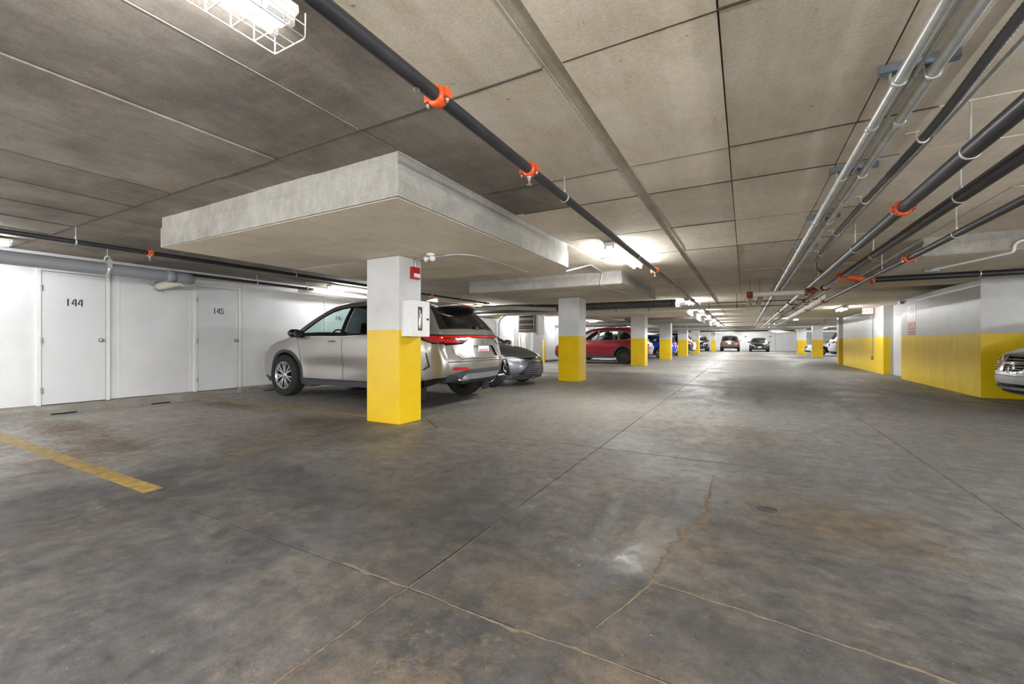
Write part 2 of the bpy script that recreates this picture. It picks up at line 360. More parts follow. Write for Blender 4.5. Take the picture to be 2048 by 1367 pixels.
ribbon([(-0.33, 1.84), (-0.15, 1.825), (0.05, 1.80), (0.3, 1.76), (0.55, 1.72), (0.72, 1.70), (0.9, 1.80), (1.05, 1.86), (1.2, 1.98)], lambda u: 0.003 + .008 * math.sin(u * 9) ** 2, 'floor_crack', M['dirt'], flo, seed=4, step=.04)
ribbon([(-1.6, 1.33), (-1.2, 1.325), (-0.8, 1.31), (-0.45, 1.32), (-0.1, 1.31), (0.2, 1.32)], lambda u: 0.003 + .010 * math.sin(u * 7 + 1) ** 2, 'joint_sediment', M['dirt'], flo, seed=5, step=.03)
ribbon([(-1.21, 0.6), (-1.21, 1.2), (-1.20, 1.6), (-1.21, 2.3)], lambda u: 0.006 * (1 - .7 * u), 'joint_sediment', M['dirt'], flo, seed=6, step=.03)
ribbon([(-2.0, 3.935), (-1.0, 3.93), (0.2, 3.93), (1.3, 3.935), (2.2, 3.93)], lambda u: 0.006 + .014 * math.sin(u * 5) ** 4, 'joint_sediment', M['dirt'], flo, seed=8, step=.03)
ribbon([(1.31, 2.5), (1.31, 4.6), (1.315, 7.2)], lambda u: 0.010 * (1 - u) + .001, 'joint_sediment', M['dirt'], flo, seed=9, step=.03)
def dark_strip(x0, x1, y0, y1, name):
    MB().box(x0, x1, y0, y1, -.004, .0008).build(name, M['dark_joint'], flo)
dark_strip(-1.222, -1.198, 13.2, 17.2, 'joint_sealant')
dark_strip(-4.03, -4.012, 2.96, 3.36, 'joint_sealant')
MB().add([(-3.66, 4.36, .0012), (-3.645, 4.36, .0012), (-3.13, 3.94, .0012), (-3.145, 3.93, .0012)], [(0, 1, 2, 3)]).build('joint_sealant', M['dark_joint'], flo)
# painted stall lines
def stall(x0, x1, y, w=0.095, label=''):
    o = MB().box(x0, x1, y - w / 2, y + w / 2, 0.0, 0.0016).build('stall_line', M['line']); tag(o, label, 'line', 'painted stall lines')
stall(-9.0, -3.5, 1.37, .11, 'worn yellow stall line running from the left edge past the grey joint')
stall(-9.1, -4.2, 4.12, .09, 'thin yellow stall line leading from the wheel stop to the front column')
stall(-9.1, -4.1, 7.12, .09, 'yellow stall line between the silver SUV and the grey hatchback')
stall(-9.1, -4.3, 10.5, .09, 'yellow stall line ending at the second yellow column')
stall(-9.1, -4.3, 18.6, .1, 'yellow stall line beside the red SUV near the third column')
stall(-9.1, -4.3, 25.4, .1, 'yellow stall line beside the blue hatchback')
stall(4.2, 9.0, 43.6, .1, 'far yellow stall line beside the silver car nose')

# ---------------------------------------------------------------- ceiling
cei = MB().box(WL - .3, WR + .3, YB - .3, YF + .3, CEIL + .009, CEIL + .3).build('ceiling', M['ceil_joint']); struct(cei, 'raw concrete ceiling with plywood form marks')
CX_ = [WL, -8.62, -7.85, -7.06, -6.28, -5.48, -4.68, -3.9, -3.11, -2.2, -1.52, -0.88, -0.10, 0.62, 1.38, 2.1, 2.95, 4.2, 5.45, 6.7, 8.0, WR]
CY_ = [YB, -4.2, -2.2, -0.2, 1.97, 3.40, 4.12, 5.48, 6.92, 9.36, 11.6, 13.8, 16.2, 18.6, 21.0, 23.4, 25.8]
rr = random.Random(11)
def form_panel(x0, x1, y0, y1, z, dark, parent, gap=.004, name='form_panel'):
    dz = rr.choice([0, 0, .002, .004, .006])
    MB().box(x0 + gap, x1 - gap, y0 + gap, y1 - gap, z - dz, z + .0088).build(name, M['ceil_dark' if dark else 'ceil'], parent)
merged = {(12, 4), (13, 9)}
for j in range(len(CY_) - 1):
    for i in range(len(CX_) - 1):
        x0, x1, y0, y1 = CX_[i], CX_[i + 1], CY_[j], CY_[j + 1]
        if i == 10: x1 = -0.885
        if i == 11: x0 = -0.80
        if y1 <= 1.98 and x1 < -1.0 and i % 2 == 0 and False: continue
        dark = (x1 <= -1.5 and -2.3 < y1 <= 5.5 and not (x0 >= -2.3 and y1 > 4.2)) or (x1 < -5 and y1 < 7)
        z = CEIL - (.010 if (x1 <= -3.1 and y1 <= 1.98 and x0 > -4) else 0)
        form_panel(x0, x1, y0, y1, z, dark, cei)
MB().box(WL, WR, 25.8, YF, CEIL - .002, CEIL + .0088).build('far_slab_soffit', M['ceil'], cei)
MB().box(-.882, -.803, YB, 25.8, CEIL + .003, CEIL + .0088).build('groove_strip', M['ceil_groove'], cei)
for x in (-.884, -.801): MB().box(x - .003, x + .003, YB, 16, CEIL - .004, CEIL + .004).build('form_fin', M['drop'], cei)
MB().box(-2.203, -2.197, -2.2, 1.95, CEIL - .007, CEIL + .004).build('form_fin', M['drop'], cei)
def seam(x0, x1, y0, y1, w=.0045, drop=.002):
    if x1 - x0 < y1 - y0: MB().box(x0 - w / 2, x0 + w / 2, y0, y1, CEIL - drop - .006, CEIL + .004).build('form_seam', M['ceil_joint'], cei)
    else: MB().box(x0, x1, y0 - w / 2, y0 + w / 2, CEIL - drop - .006, CEIL + .004).build('form_seam', M['ceil_joint'], cei)
for x in (-3.9, -4.68, -5.48, -6.28, -7.06, -7.85): seam(x, x, -2.2, 1.96)
seam(-9.4, -.9, 1.97, 1.97, .007); seam(-.79, .62, 1.97, 1.97, .006)
for y in (3.40, 4.12, 5.48, 6.92): seam(-.79, 1.0, y, y, .004, .001); seam(-2.1, -.89, y, y, .004, .001)
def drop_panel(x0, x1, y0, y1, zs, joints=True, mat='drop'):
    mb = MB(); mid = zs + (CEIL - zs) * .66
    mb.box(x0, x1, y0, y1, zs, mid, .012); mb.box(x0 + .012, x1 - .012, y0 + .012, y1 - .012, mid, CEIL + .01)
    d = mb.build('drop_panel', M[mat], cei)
    if joints:
        nx = [x0 + .02, x0 + (x1 - x0) * .34, x0 + (x1 - x0) * .68, x1 - .02]; ny = [y0 + .02, y0 + (y1 - y0) * .22, y0 + (y1 - y0) * .48, y0 + (y1 - y0) * .74, y1 - .02]
        for a in range(3):
            for b in range(4):
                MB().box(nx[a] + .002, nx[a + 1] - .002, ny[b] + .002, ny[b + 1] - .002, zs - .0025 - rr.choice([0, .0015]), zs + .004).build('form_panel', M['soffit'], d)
    return d
drop_panel(-5.72, -2.19, 2.30, 5.68, SOF1)
drop_panel(-5.62, -2.08, 8.22, 11.75, SOF2)
drop_panel(-5.62, -2.02, 15.9, 20.6, SOF2, True)
drop_panel(-5.3, -2.05, 21.6, 27.0, SOF2 - .05, False)
drop_panel(-5.6, -2.05, 30.8, 34.2, SOF2, False)
drop_panel(-5.6, -2.05, 39.5, 43.0, SOF2, False)
drop_panel(2.08, 6.6, 7.62, 11.6, SOF2 + .015)
drop_panel(1.86, 6.6, 13.8, 25.0, SOF2, False, 'soffit')
drop_panel(1.9, 5.6, 32.4, 36.0, SOF2, False)
drop_panel(1.9, 5.6, 40.4, 43.6, SOF2, False)

# ---------------------------------------------------------------- walls
def wall(name, x0, x1, y0, y1, z0=0.0, z1=CEIL + .005, mat='wall', label=None):
    return struct(MB().box(x0, x1, y0, y1, z0, z1).build(name, M[mat]), label)
w_l = wall('wall_left', WL - .2, WL, YB, YF, label='white painted storage locker wall along the left side')
MB().box(WL, WL + .012, YB, 30, 0, .035).build('wall_base_strip', M['stop'], w_l)
for y in (3.22, 4.30, 5.34, 7.25, 9.0):
    MB().box(WL, WL + .004, y - .012, y + .012, .04, CEIL - .02).build('wall_seam_strip', M['frame'], w_l)
wall('wall_far', WL, WR, YF, YF + .2, label='white wall closing the far end of the garage')
wall('wall_back', WL, WR, YB - .2, YB, label='white wall behind the camera')
w_r = wall('wall_right', WR, WR + .2, YB, YF, label='white wall at the far right of the garage')
# stair cores on the right
struct(MB().box(3.72, WR, 10.78, 15.22, 0, SOF2 + .012).build('wall_core', M['band_dirty']), 'projecting stair core wall painted white over scuffed yellow, nearest on the right')
struct(MB().box(3.76, WR, 17.1, 23.3, 0, SOF2 + .002).build('wall_core', M['band_dirty']), 'second projecting core wall carrying the exit sign on the right')
struct(MB().box(3.70, 3.86, 23.9, 24.35, 0, SOF2 + .002).build('wall_core_pier', M['band']), 'narrow yellow and white pier beyond the exit sign door recess')
struct(MB().box(3.95, WR, 23.3, 24.5, 0, SOF2 + .002).build('wall_core_recess', M['wall']), 'white door recess wall beyond the exit sign')
struct(MB().box(3.98, 4.35, 15.22, 17.1, 0, SOF2 - .01).build('wall_core_link', M['wall']), 'white link wall in the gap between the two core walls')
MB().box(3.93, 4.4, 17.07, 17.1, 0, SOF2).build('white_corner_board', M['wall'], bpy.data.objects['wall_core.001'])

# ---------------------------------------------------------------- columns
def column(x0, x1, y0, y1, z1, label):
    o = MB().box(x0, x1, y0, y1, 0, z1, .018).build('concrete_column', M['band'])
    return tag(o, label, 'column', 'columns painted white over yellow')
column(-4.20, -3.655, 3.86, 4.26, SOF1 - .006, 'nearest big square column, white over bright yellow, in front of the silver SUV')
column(-4.22, -3.655, 10.22, 10.75, SOF2 - .006, 'second yellow and white column, between the grey hatchback and the red SUV')
column(-4.24, -3.66, 18.25, 18.85, SOF2 - .006, 'third yellow and white column, standing at the tail of the red SUV')
column(-4.22, -3.62, 25.0, 25.6, SOF2 - .056, 'fourth yellow and white column, between the blue and the dark car')
column(-4.2, -3.58, 32.3, 32.95, SOF2 - .006, 'fifth yellow and white column, beside the white car')
column(-4.2, -3.55, 40.8, 41.5, SOF2 - .006, 'sixth left-hand column, small, beside the black SUV')
column(-3.0, -2.6, 47.3, 47.7, CEIL, 'thin grey and yellow post far back left of the brown SUV')
column(3.75, 4.35, 41.6, 42.3, SOF2 - .006, 'far right-hand column with a silver car nose beside it')
column(3.9, 4.45, 34.0, 34.6, SOF2 - .006, 'right-hand column in front of the white car with red tail lamp')

# ---------------------------------------------------------------- locker doors with stencilled numbers
SEG = {  # stencil digits on a 0.6 x 1 box, each a list of polygons
    '1': [[(.22, 0), (.40, 0), (.40, 1), (.22, 1)]],
    '4': [[(.40, 0), (.58, 0), (.58, 1), (.40, 1)], [(.0, .26), (.35, .26), (.35, .42), (.16, .42), (.35, .78), (.35, 1), (.28, 1), (0, .40)]],
    '5': [[(.06, .56), (.20, .56), (.20, .84), (.27, .84), (.27, 1), (.06, 1)], [(.32, .84), (.56, .84), (.56, 1), (.32, 1)], [(.24, .52), (.40, .50), (.40, .62), (.24, .62)],
          [(.42, .62), (.52, .58), (.60, .46), (.60, .16), (.54, .06), (.42, 0), (.42, .14), (.46, .2), (.46, .42), (.42, .5)], [(.04, .0), (.37, 0), (.37, .14), (.2, .16), (.19, .26), (.04, .26)]],
    '6': [[(.02, .5), (.02, .2), (.1, .06), (.27, 0), (.27, .14), (.18, .2), (.18, .5)], [(.32, 0), (.5, .06), (.6, .2), (.6, .42), (.5, .56), (.32, .6), (.32, .46), (.42, .42), (.44, .32), (.44, .24), (.4, .16), (.32, .14)],
          [(.02, .55), (.18, .55), (.22, .62), (.27, .64), (.27, .9), (.12, .8)], [(.32, .88), (.5, .98), (.44, 1.04), (.32, 1.02)]]}
def locker_door(n, y0, y1, digits, yd, ztop=2.10, hinge=0, knob=1, dsz=.115):
    d = link('door_%d' % n, None); struct(d, 'grey-white locker door stencilled %s in black' % digits)
    d.location = (WL, 0, 0)
    f = .05
    fr = MB().box(0, .03, y0 - f, y0, .02, ztop + f, .004).box(0, .03, y1, y1 + f, .02, ztop + f, .004).box(0, .03, y0, y1, ztop, ztop + f, .004)
    fr.build('door_frame', M['frame'], d)
    MB().box(.002, .012, y0, y1, .02, ztop).build('door_gap', M['dark_joint'], d)
    MB().box(.004, .02, y0 + .006, y1 - .006, .03, ztop - .006, .003).build('door_leaf', M['door'], d)
    hy = y0 if hinge == 0 else y1
    for z in (.25, 1.02, 1.83):
        MB().tube([(.033, hy, z - .05), (.033, hy, z + .05)], .008, 8).box(.02, .032, hy - .012, hy + .02, z - .045, z + .045).build('hinge', M['galv_dull'], d)
    ky = y1 - .07
    kb = MB().lathe([(.032, 0), (.034, .006), (.014, .012), (.013, .035), (.026, .045), (.03, .06), (.024, .072), (.001, .075)], (.02, ky, 1.03), 'x', 14); kb.build('knob', M['knob'], d)
    MB().box(.02, .0225, y1 - .014, y1 + .004, .99, 1.07).build('latch_plate', M['galv_dull'], d)
    for k, ch in enumerate(digits):
        mb = MB()
        for poly in SEG[ch]: mb.prism([(yd + (k * .70 + a) * dsz * .9, 1.575 + b * dsz) for a, b in poly], .0195, .0208, 'x')
        mb.build('number_digit', M['stencil'], d)
locker_door(1, 2.29, 3.05, '144', 2.555)
locker_door(2, 4.41, 5.20, '145', 4.70)
locker_door(3, 7.37, 8.2, '146', 7.65)
locker_door(4, 10.1, 10.9, '14', 10.3) if False else None
# far wall doors
for k, (x0, x1) in enumerate(((-0.35, .45), (2.1, 2.9), (5.4, 6.2))):
    d = link('door_%d' % (4 + k), None); struct(d, ('far white locker door behind the brown SUV', 'far white locker door behind the dark sedan', 'far right locker door in the end wall')[k])
    MB().box(x0 - .05, x1 + .05, YF - .03, YF, 0, 2.12).build('door_frame', M['frame'], d)
    MB().box(x0, x1, YF - .045, YF - .031, .02, 2.06).build('door_leaf', M['door'], d)
    MB().box(x0 + .3, x0 + .5, YF - .05, YF - .046, 1.56, 1.66).build('number_mark', M['stencil'], d)

# wheel stops
def wheel_stop(x, y0, y1, label, slots=True):
    o = thing('wheel_stop', label, 'wheel stop', (x, (y0 + y1) / 2, 0), 0, 'concrete wheel stops along the left wall'); h = (y1 - y0) / 2
    mb = MB(); prof = [(-.10, 0), (.10, 0), (.085, .075), (.055, .115), (-.055, .115), (-.085, .075)]
    mb.prism([(a, b) for a, b in prof], -h, h, 'y'); mb.build('kerb_bar', M['stop'], o)
    if slots:
        for s in (-.45, .45):
            MB().box(.06, .101, s * h * 2 * .55 - .13, s * h * 2 * .55 + .13, 0, .02).build('drain_slot', M['dark_joint'], o)
wheel_stop(-8.42, 1.66, 3.93, 'long concrete wheel stop in the empty stall under door 144')
wheel_stop(-8.70, 4.80, 6.95, 'concrete wheel stop at the nose of the silver SUV')
wheel_stop(-8.45, -.75, 1.60, 'concrete wheel stop cut off by the left edge')
wheel_stop(-8.6, 19.2, 21.2, 'concrete wheel stop at the nose of the red SUV', False)
# ---------------------------------------------------------------- pipe work
def ring_band(c, axis, r, w, n=16, t=.004):
    mb = MB(); prof = [(r, -w / 2), (r + t, -w / 2), (r + t, w / 2), (r, w / 2), (r, -w / 2)]
    return mb.lathe(prof, c, axis, n, close=True)
def coupling(parent, c, axis, r, mat='orange', head=False):
    """Grooved pipe coupling: two half shells with bolt ears."""
    k = MB().lathe([(r * .98, -.028), (r + .014, -.026), (r + .018, -.012), (r + .018, .012), (r + .014, .026), (r * .98, .028)], c, axis, 16)
    cx, cy, cz = c; e = r + .012
    for s in (-1, 1):
        if axis == 'y': k.box(cx + s * e - .012 + s * .012, cx + s * e + .012 + s * .012, cy - .022, cy + .022, cz - .022, cz + .022, .006)
        else: k.box(cx - .022, cx + .022, cy + s * e - .012 + s * .012, cy + s * e + .012 + s * .012, cz - .022, cz + .022, .006)
    o = k.build('coupling', M[mat], parent)
    for s in (-1, 1):
        b = (cx + s * (e + .012), cy, cz) if axis == 'y' else (cx, cy + s * (e + .012), cz)
        MB().tube([(b[0], b[1], b[2] - .045), (b[0], b[1], b[2] + .034)], .006, 6).lathe([(.001, -.036), (.011, -.036), (.011, -.024), (.001, -.024)], b, 'z', 6).build('bolt', M['bolt'], o)
    if head: sprinkler(parent, (cx, cy, cz - r - .01))
    return o
def sprinkler(parent, c):
    x, y, z = c
    MB().lathe([(.016, .02), (.016, -.012), (.011, -.016), (.011, -.03), (.006, -.032), (.005, -.056), (.020, -.058), (.020, -.062), (.001, -.062)], c, 'z', 10).build('sprinkler_head', M['bolt'], parent)
def hanger(parent, c, axis, r, top=None, mat='galv', ztop=CEIL):
    x, y, z = c
    b = ring_band(c, axis, r + .001, .018); b.tube([(x, y, z + r), (x, y, ztop)], .005, 6)
    b.lathe([(.001, 0), (.013, 0), (.013, .012), (.001, .012)], (x, y, z + r + .016), 'z', 6)
    b.build('hanger', M[mat], parent)
def pipe(label, pts, r, mat, cat='pipe', name='pipe', couplings=(), hangers=(), rad=.12, n=12, hmat='galv', group=None, cmat='orange', ztop=CEIL, bare=False):
    o = thing(name, label, cat, pts[0], 0, group); o0 = Vector(pts[0])
    P = [Vector(p) - o0 for p in pts]
    MB().tube(fillet(P, rad) if len(P) > 2 else P, r, n).build('pipe_run', M[mat], o)
    axis = 'y' if abs(pts[-1][1] - pts[0][1]) > abs(pts[-1][0] - pts[0][0]) else 'x'
    def at(q):
        i = 1 if axis == 'y' else 0
        for a, b in zip(pts, pts[1:]):
            if min(a[i], b[i]) <= q <= max(a[i], b[i]) and abs(b[i] - a[i]) > 1e-6:
                return Vector(a).lerp(Vector(b), (q - a[i]) / (b[i] - a[i])) - o0
        return Vector(pts[0]) - o0
    for q in couplings: coupling(o, tuple(at(abs(q))), axis, r, cmat, q < 0)
    for q in hangers: hanger(o, tuple(at(q)), axis, r, mat=hmat, ztop=ztop - o0.z)
    return o
# long sprinkler main over the driveway
p1 = pipe('long black sprinkler main with orange couplings running over the driveway', [(-1.32, -5.5, 2.2), (-1.32, 50, 2.2)], .034, 'black_pipe', name='sprinkler_pipe', couplings=(1.66, -2.67, -7.41, 13.2, -18.5, 24), hangers=(-.8, 3.33, 6.1, 9.5, 12.2, 15.5, 17.6, 21), hmat='galv')
# marking ring printed on the pipe
MB().lathe([(.0115, 0), (.0145, 0)], (-.034 * 0 - .012, 7.02, -.0345), 'z', 14, close=True).build('pipe_marking', M['white_wire'], p1)
# left-hand black branch line
pipe('black sprinkler branch under the ceiling along the left stalls', [(-7.05, -5, 2.2), (-7.05, 6.4, 2.2)], .03, 'black_pipe', name='sprinkler_pipe', couplings=(-2.72,), hangers=(-.6, 1.99, 4.85))
pipe('black sprinkler branch continuing behind the front column', [(-7.05, 6.42, 2.2), (-7.05, 11.4, 2.2)], .026, 'black_pipe', name='sprinkler_pipe', couplings=(-6.6, -8.6, 11.2), hangers=(7.4, 9.9), cmat='orange')
# fat grey drain pipe with an elbow to the locker wall
gp = pipe('fat grey plastic drain pipe turning to the locker wall above door 145', [(-8.1, -4.5, 2.07), (-8.1, 3.70, 2.05), (-8.42, 3.72, 2.045)], .088, 'grey_pipe', name='drain_pipe', rad=.16, n=18)
gp_o = Vector((-8.1, -4.5, 2.07))
MB().tube([Vector((-8.36, 3.72, 2.045)) - gp_o, Vector((-9.49, 3.76, 2.01)) - gp_o], .072, 16).build('wall_stub', M['white_pipe'], gp)
MB().lathe([(.089, -.12), (.098, -.118), (.098, .0), (.089, .002)], Vector((-8.1, 3.45, 2.052)) - gp_o, 'y', 18).build('pipe_collar', M['grey_pipe'], gp)
MB().lathe([(.075, -.1), (.098, -.098), (.098, .0), (.089, .002)], Vector((-8.36, 3.72, 2.045)) - gp_o, 'x', 18).build('pipe_collar', M['white_pipe'], gp)
for y in (2.62,):
    c = Vector((-8.1, y, 2.055)) - gp_o
    hb = MB().lathe([(.089, -.025), (.096, -.025), (.096, .025), (.089, .025), (.089, -.025)], c, 'y', 18, close=True)
    pts = [c + Vector((.088 * math.cos(a), 0, .088 * math.sin(a))) for a in (PI * .0, PI)]
    hb.box(c.x - .096, c.x - .089, c.y - .025, c.y + .025, c.z, c.z + .13).box(c.x + .089, c.x + .096, c.y - .025, c.y + .025, c.z, c.z + .13)
    hb.tube([c + Vector((.093 * math.cos(a), 0, .13 + .06 * math.sin(a))) for a in [PI * k / 8 for k in range(9)]], .012, 6)
    hb.tube([c + Vector((0, 0, .18)), c + Vector((0, 0, .325))], .005, 6); hb.build('clevis_hanger', M['galv'], gp)
wc = Vector((-9.38, 3.755, 2.013)) - gp_o
hb = MB().lathe([(.073, -.02), (.09, -.02), (.09, .02), (.073, .02), (.073, -.02)], wc, 'x', 18, close=True)
hb.tube([wc + Vector((0, -.09, 0)), wc + Vector((0, -.15, .03))], .008, 6).tube([wc + Vector((0, .05, -.09)), wc + Vector((0, .05, -.13))], .008, 6); hb.build('pipe_clamp', M['galv_dull'], gp)
pipe('thin dark conduit along the top of the locker wall beside door 145', [(-8.9, 3.75, 2.23), (-8.9, 6.55, 2.23)], .03, 'black_pipe', name='wall_conduit', hangers=(5.25, 6.4))
pipe('white wrapped pipe above door 146 and on behind the front column', [(-9.15, 6.35, 2.2), (-9.0, 6.5, 2.2), (-9.0, 11.5, 2.2)], .05, 'white_pipe', name='wrapped_pipe', hangers=(7.5, 9.3), rad=.1)
# crossing lines behind the silver SUV
pipe('pale boxed pipe crossing above the grey hatchback', [(-9.3, 12.0, 2.12), (-6.7, 12.05, 2.1), (-5.4, 12.9, 2.06)], .065, 'white_pipe', name='wrapped_pipe', hangers=(-8.0,), rad=.1)
pipe('orange-ended sprinkler branch crossing behind the second drop panel', [(-9.2, 12.3, 2.2), (-6.6, 12.3, 2.2), (-5.3, 13.0, 2.2)], .026, 'black_pipe', name='sprinkler_pipe', couplings=(-6.7,), hangers=(-8.3,), rad=.08)
# metal conduits on strut channels over the right of the driveway
rk = dict(n=14)
c1 = pipe('left of the two thick galvanised conduits on strut brackets', [(.672, -4, 2.297), (.672, 46, 2.297)], .027, 'galv', 'conduit', 'steel_conduit', n=16)
c2 = pipe('right of the two thick galvanised conduits on strut brackets', [(.795, -4, 2.297), (.795, 46, 2.297)], .027, 'galv', 'conduit', 'steel_conduit', n=16)
c3 = pipe('thin galvanised conduit squeezed between the two thick conduits', [(.731, -4, 2.31), (.731, 46, 2.31)], .010, 'galv', 'conduit', 'thin_conduit')
for o, x in ((c1, 0), (c2, 0)):
    for y in (.7, 3.25, 4.9, 6.5, 10.2, 14.0):
        MB().lathe([(.0275, -.035), (.031, -.033), (.031, .033), (.0275, .035)], (0, y + 4.06, 0), 'y', 16).build('conduit_coupling', M['galv'], o)
for k, y in enumerate((-1.4, 0, 1.38, 2.78, 4.2, 5.68, 7.3, 9.4, 11.2, 13.0, 14.8, 16.8, 19, 21.5)):
    s = thing('strut_bracket', ['strut bracket %s carrying the thick conduits' % w for w in ('behind the camera, outermost', 'behind the camera', 'just above the top of the picture', 'nearest in view,', 'second in view,', 'third in view,', 'fourth in view,', 'fifth in view,', 'sixth in view,', 'seventh in view,', 'eighth in view,', 'ninth in view,', 'tenth in view,', 'farthest in view,')][k], 'bracket', (.742, y, CEIL - .006), 0, 'strut brackets under the conduits')
    MB().box(-.15, .15, -.02, .02, -.041, -.038).box(-.15, .15, -.02, -.017, -.04, 0).box(-.15, .15, .017, .02, -.04, 0).build('strut_channel', M['strut'], s)
    for x in (-.070, .053):
        ring_band((x, 0, -.082), 'y', .0275, .024, 16, .006).box(x - .038, x - .032, -.012, .012, -.082, -.03).box(x + .032, x + .038, -.012, .012, -.082, -.03).build('pipe_strap', M['galv'], s)
    ring_band((-.011, 0, -.069), 'y', .0105, .018, 10, .004).build('pipe_strap', M['galv_dull'], s)
# armoured flexible cable clipped to the ceiling
fx = thing('armoured_cable', 'dark ribbed armoured cable clipped to the ceiling right of the conduits', 'cable', (.98, -3, 2.33))
path = [(.0, 0, 0), (.0, 4.6, 0), (.0, 5.6, -.005), (.04, 6.4, -.01), (.035, 7.2, 0), (.0, 8.4, -.01), (.0, 10.0, 0), (.01, 11.3, -.03), (.10, 11.9, -.10), (.25, 12.1, -.13), (.32, 12.1, -.14)]
pl = fillet(path, .5, 5); fine = []; rad = []
for a, b in zip(pl, pl[1:]):
    L = (b - a).length; n = max(1, int(L / .014)) if a.y > 3.0 and a.y < 7.4 else max(1, int(L / .1))
    for k in range(n): fine.append(a.lerp(b, k / n))
fine.append(pl[-1]); rad = [.0265 if (i % 2 == 0) else .0215 for i in range(len(fine))]
MB().tube(fine, rad, 12).build('cable_sheath', M['flex'], fx)
for y in (5.35, 6.72, 8.1, 9.6, 10.8):
    q = min(fine, key=lambda p: abs(p.y - y)); s = MB()
    s.lathe([(.027, -.012), (.031, -.012), (.031, .012), (.027, .012), (.027, -.012)], q, 'y', 14, close=True).box(q.x - .085, q.x - .02, q.y - .012, q.y + .012, q.z + .045, q.z + .05).box(q.x - .031, q.x - .027, q.y - .012, q.y + .012, q.z, q.z + .047)
    s.build('cable_clip', M['white_wire'], fx)
pipe('thin bright conduit running beside the armoured cable', [(1.075, -3, 2.335), (1.075, 4.0, 2.335), (1.06, 4.6, 2.335), (1.06, 8.3, 2.335)], .0105, 'galv', 'conduit', 'thin_conduit', hangers=(), rad=.3)
# black mains on the right
pA = pipe('left black water main on the right with one orange coupling', [(1.14, -3.5, 2.1), (1.14, 10.42, 2.1)], .046, 'black_pipe', name='water_main', couplings=(4.62,), hangers=(.5, 3.42, 6.35, 9.2), n=18)
pB = pipe('right black water main on the right ending in the orange tee', [(1.42, -3.5, 2.09), (1.42, 8.72, 2.09)], .047, 'black_pipe', name='water_main', hangers=(1.5, 4.42, 6.9), n=18)
pC = pipe('slim black sprinkler line farthest right passing under the drop panel', [(1.72, -3.5, 2.0), (1.72, 30, 2.0)], .032, 'black_pipe', name='sprinkler_pipe', couplings=(6.75, 12.9, 16.2), hangers=(5.45, 7.9, 13.5, 17), ztop=CEIL, n=14)
tee = thing('pipe_tee', 'bright orange grooved tee joining the right water main to its branch', 'pipe fitting', (1.42, 8.9, 2.09))
MB().tube([(0, -.12, 0), (0, .16, 0)], .058, 16).tube([(0, 0, 0), (.22, .3, 0), (.44, .66, 0), (.54, .70, 0)], .054, 14).build('tee_body', M['orange'], tee)
for c, ax in (((0, -.12, 0), 'y'), ((.54, .70, 0), 'x')):
    coupling(tee, c, ax, .056)
pipe('black branch pipe running right from the orange tee to the core wall', [(1.98, 9.6, 2.09), (9.45, 9.6, 2.09)], .048, 'black_pipe', name='water_main', hangers=(3.3,), n=16, ztop=SOF2 + .02)
pD = pipe('water main continuing beyond the orange tee into the distance', [(1.42, 9.1, 2.09), (1.42, 40, 2.09)], .046, 'galv_dull', name='water_main', couplings=(10.6, 13.6, 16.5, 21), hangers=(12, 18, 25), n=14, cmat='rust')
pE = pipe('second far water main beside the conduits', [(1.12, 11.3, 2.1), (1.12, 40, 2.1)], .044, 'galv_dull', name='water_main', couplings=(14.2, 18), hangers=(16, 22), n=12, cmat='rust')
# white wrapped cross-over with two droppers
cw = thing('wrapped_pipe', 'white wrapped cross pipe with two short droppers under the conduits', 'pipe', (.1, 10.6, 2.02))
MB().tube([(.03, 0, 0), (1.0, -.05, 0)], .055, 14).build('pipe_run', M['white_pipe'], cw)
for x in (0, .21):
    MB().tube(fillet([(x, 0, 0), (x, .35, -.01), (x, 2.86, -.02)], .05), .055, 12).build('dropper', M['white_pipe'], cw)
MB().lathe([(.055, -.06), (.07, -.05), (.07, .05), (.055, .06)], (-.01, 0, 0), 'x', 14).build('red_elbow', M['rust'], cw)
coupling(cw, (1.0, -.05, 0), 'x', .055, 'rust'); coupling(cw, (1.1, -.05, .03), 'y', .05, 'rust')
for x in (0, .18): MB().tube([(x, 0, .05), (x, 0, CEIL - 2.02)], .004, 6).build('hanger', M['black_pipe'], cw)
# ducts and pipes across the drive, farther back
def xpipe(label, x0, x1, y, z, r, mat, hang=(), name='cross_pipe', cat='pipe'):
    return pipe(label, [(x0, y, z), (x1, y, z)], r, mat, cat, name, hangers=hang, n=14, hmat='black_pipe')
xpipe('dark sheet metal duct crossing behind the second drop panel', -9.3, -1.78, 13.3, 2.14, .115, 'dark_duct', (-4.0, -1.9), 'round_duct', 'duct')
xpipe('pale pipe slung just below the dark cross duct', -9.3, .1, 13.55, 2.0, .05, 'white_pipe', (-3.6, -2.6, -.9, -.2), 'wrapped_pipe')
xpipe('thin dark line across the ceiling behind the dark duct', -9.3, 3.4, 15.2, 2.252, .014, 'black_pipe', (-2, 0))
xpipe('black line across the far ceiling with rust-red couplings', -9.3, 3.6, 17.2, 2.252, .014, 'black_pipe', (-1.2, 0.2))
xpipe('long grey duct across the far end, upper', -9.3, .6, 31.0, 1.91, .105, 'duct', (-1.5, .8), 'round_duct', 'duct')
xpipe('bright white pipe across the far right before the columns', 1.9, 9.2, 27.0, 2.05, .11, 'white_pipe', (2.4, 3.6), 'wrapped_pipe')
xpipe('silver pipe across the far end, lower', -9.3, 3.6, 36.5, 1.95, .07, 'galv', (-2.5, .5))
xpipe('dark pipe across the far end in front of the end wall', -9.3, 3.6, 42.5, 1.98, .07, 'black_pipe', (-1.5, 1.5))
xpipe('second silver pipe just before the end wall', -9.3, 8, 46, 2.06, .08, 'galv', (-2.5, 1.5, 3.2))
